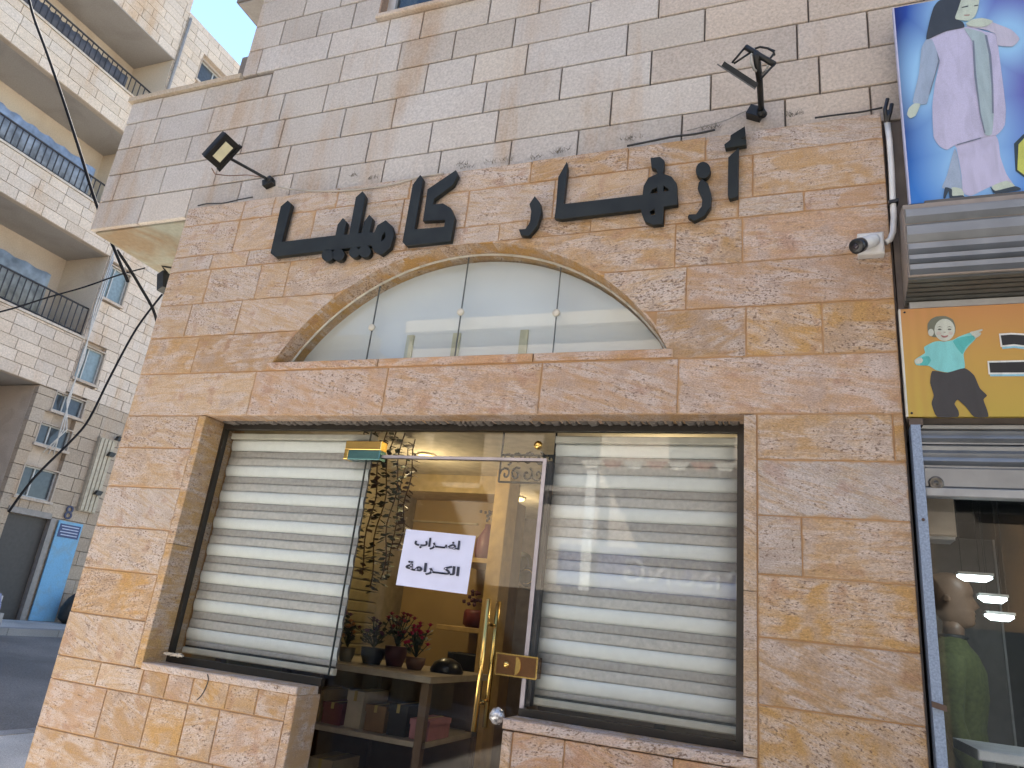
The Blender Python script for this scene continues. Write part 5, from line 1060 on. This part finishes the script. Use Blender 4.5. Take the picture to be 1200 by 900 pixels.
wire('slack thin cable across the lowest railed balcony', [wx(q[0], q[1], -12.) for q in ((-10, 368), (20, 360), (58, 348), (100, 336), (140, 322), (170, 314))], .014, flat('cable_black', (.02, .02, .022), .95, spec=.05), 'overhead_cable')
# rubbish by the doorway
sk_ = thing('rubbish_sack', 'dark rubbish sack slumped against the blue board', 'sack', loc=(-14.6, 9.3, gz(-14.6) + .12))
z0 = gz(-14.6) + .12; put(MB().lathe((-14.6, 9.25, z0), [(.18, 0), (.30, .10), (.30, .30), (.20, .52), (.06, .66), (.10, .72)], (0, 0, 1), 12).obj('sack_body', flat('sack_dark', (.03, .032, .03), .5, noise=.4, scale=8)), sk_); put(MB().tube([(-14.6 + .07 * math.cos(i * .785), 9.25 + .07 * math.sin(i * .785), z0 + .655) for i in range(9)], .012, 5).obj('sack_tie', flat('sack_tie', (.25, .28, .15))), sk_)
jg = thing('plastic_jug', 'white plastic jug standing in front of the dark rubbish sack', 'jug', loc=(-14.0, 9.05, gz(-14) + .12)); z0 = gz(-14) + .12
put(MB().lathe((-14.0, 9.05, z0), [(.085, 0), (.10, .02), (.10, .22), (.05, .32), (.03, .34), (.03, .40)], (0, 0, 1), 14).obj('jug_body', WHITEP), jg); put(MB().tube([(-14.0, 9.13, z0 + .10), (-14.0, 9.2, z0 + .2), (-14.0, 9.14, z0 + .33), (-14.0, 9.06, z0 + .35)], .014, 6).obj('handle', WHITEP), jg)

# parked car at the far kerb, only its tail in the picture
def car(label, loc):
    r = thing('parked_car', label, 'car', loc=loc); x0, y0, z0 = loc
    prof = [(0, .32), (0, .62), (.05, .80), (.55, .90), (1.0, 1.32), (1.3, 1.42), (2.4, 1.42), (2.9, 1.15), (3.1, .95), (4.0, .82), (4.15, .62), (4.15, .32)]
    mb = MB(); W_ = .82; k = len(prof)
    mb.add([(x0 + sx * (W_ - (.14 if z > 1.0 else 0)), y0 - y, z0 + z) for sx in (-1, 1) for y, z in prof], [tuple(range(k)), tuple(range(2 * k - 1, k - 1, -1))] + [(i, (i + 1) % k, (i + 1) % k + k, i + k) for i in range(k)])
    put(mb.obj('body', flat('car_blue', (.07, .10, .22), .2, .3, .03)), r)
    for sx in (-1, 1):
        put(MB().add([(x0 + sx * (W_ - .115), y0 - y, z0 + z) for y, z in ((.72, .95), (1.08, 1.28), (2.35, 1.32), (2.75, 1.0))], [(0, 1, 2, 3)]).obj('side_window', PANE), r)
        put(MB().obox((x0 + sx * .62, y0 + .005, z0 + .70), (.14, 0, 0), (0, .02, 0), (0, 0, .07)).obj('tail_light', flat('lens_pale', (.5, .5, .55), .2)), r)
        for yy in (.75, 3.35):
            wv = MB().lathe((x0 + sx * .80, y0 - yy, z0 + .30), [(.30, -.10), (.31, 0), (.29, .06)], (sx, 0, 0), 18).obj('wheel', flat('tyre', (.02, .02, .02), .8)); put(wv, r); MB().lathe((x0 + sx * .86, y0 - yy, z0 + .30), [(.19, 0), (.18, .012), (.05, .02)], (sx, 0, 0), 14).obj('rim', CHROME, wv)
    put(MB().add([(x0 + s_ * .60, y0 - y - .0, z0 + z + .012) for s_, y, z in ((-1, .58, .94), (1, .58, .94), (1, .98, 1.30), (-1, .98, 1.30))], [(0, 1, 2, 3)]).obj('rear_window', PANE), r)
    put(MB().box(x0 - .84, x0 + .84, y0 - .02, y0 + .07, z0 + .34, z0 + .52).obj('bumper', flat('bumper_grey', (.25, .26, .28), .4)), r)
cp = wz(9, 716, gz(-12.4) + .55); car('dark blue car parked at the far kerb with only its tail showing', (-12.5, 5.55, gz(-12.5)))

# ================================================================== OPPOSITE SIDE OF THE STREET (seen in the shop glass)
def opposite(label, x0, x1, h, col, sign=None, y=-11.):
    r = thing('street_building', label, 'building', 'buildings facing the shop', ((x0 + x1) / 2, y - 3, 0))
    wl = put(MB().box(x0, x1, y - 8, y, -.1, h).obj('wall', LIMEFAR, None, col), r)
    nf = int((h - 3.4) / 3)
    for f_ in range(nf):
        x = x0 + 1.
        while x + 1.2 < x1:
            z = 4.4 + f_ * 3; wv = put(MB().box(x, x + 1.2, y + .002, y + .03, z, z + 1.4).obj('window', PANE), r); MB().box(x - .1, x + 1.3, y + .002, y + .14, z - .12, z - .01).obj('sill', LIMEFAR, wv, (.6, .55, .5)); x += 2.6
    put(MB().box(x0 + .4, x1 - .4, y + .002, y + .05, .1, 2.35).obj('shop_window', PANE), r)
    put(MB().box(x0 - .05, x1 + .05, y - .1, y + .2, h, h + .3).obj('cornice', LIMEFAR, None, (.6, .55, .48)), r)
    return r
r = opposite('sunlit limestone building with a dark phone shop sign facing the travertine shop', -8.75, 1.4, 7.9, (.62, .54, .45))
sg = thing('phone_shop_sign', 'long blue and white phone shop sign on the building facing the travertine shop', 'sign', loc=(-2.2, -10.9, 2.5))
put(MB().box(-4.6, .8, -10.94, -10.88, 2.45, 3.25).obj('panel', flat('sign_navy', (.03, .05, .20), .4)), sg)
me = text_mesh('letters', 'SAMSUNG', .62, .01); me.transform(Matrix.Translation((-1.9, -10.86, 2.63)) @ Matrix.Rotation(math.pi, 4, 'Z')); put(mkobj('lettering', me, flat('sign_white', (.45, .46, .5), .4)), sg)
bn = thing('hanging_banner', 'narrow white banner hanging on the facing building', 'banner', loc=(-4.0, -10.8, 3.5)); put(MB().box(-4.12, -3.92, -10.80, -10.78, 2.4, 4.7).obj('cloth', flat('banner_white', (.8, .8, .78), .7)), bn); put(MB().tube([(-4.2, -10.79, 4.72), (-3.85, -10.79, 4.72)], .02, 6).obj('pole', IRON), bn)
aw = thing('shop_awning', 'striped scalloped awning over the facing phone shop', 'awning', loc=(-1.5, -10.5, 4.7))
for k in range(12):
    x = -4. + k * .4; put(MB().add([(x, -10.95, 4.95), (x + .4, -10.95, 4.95), (x + .4, -9.9, 4.70), (x, -9.9, 4.70), (x + .1, -9.9, 4.55), (x + .3, -9.9, 4.55)], [(0, 1, 2, 3), (3, 2, 5, 4)]).obj('stripe', flat('awning_%d' % (k % 2), [(.7, .68, .62), (.35, .12, .08)][k % 2], .8)), aw)
opposite('tall sunlit cream building across the street beyond the banner', -14, -9.65, 7.6, (.64, .57, .48)); opposite('unseen block next to the phone shop building, made dark to dim the neighbour glass', 1.5, 14, 10.5, (.16, .14, .12))  # last block is out of view, coloured dark to deepen the neighbour window reflection
for k in range(4):
    x = -8.2 + k * .62; bx_ = thing('cardboard_box', ['tall cardboard box on the kerb across the street', 'small cardboard box next to the tall one across the street', 'wide cardboard box across the street', 'end cardboard box of the row across the street'][k], 'box', 'cardboard boxes across the street', (x, -9.9, .0)); h = (.55, .3, .38, .45)[k]
    zz = gz(x) + .12; put(MB().box(x - .22, x + .22, -10.1, -9.7, zz, zz + h).obj('carton', flat('kraft', (.42, .29, .15))), bx_); put(MB().box(x - .03, x + .03, -10.101, -9.698, zz + .001, zz + h + .002).obj('tape', flat('tape', (.5, .4, .25), .3)), bx_)
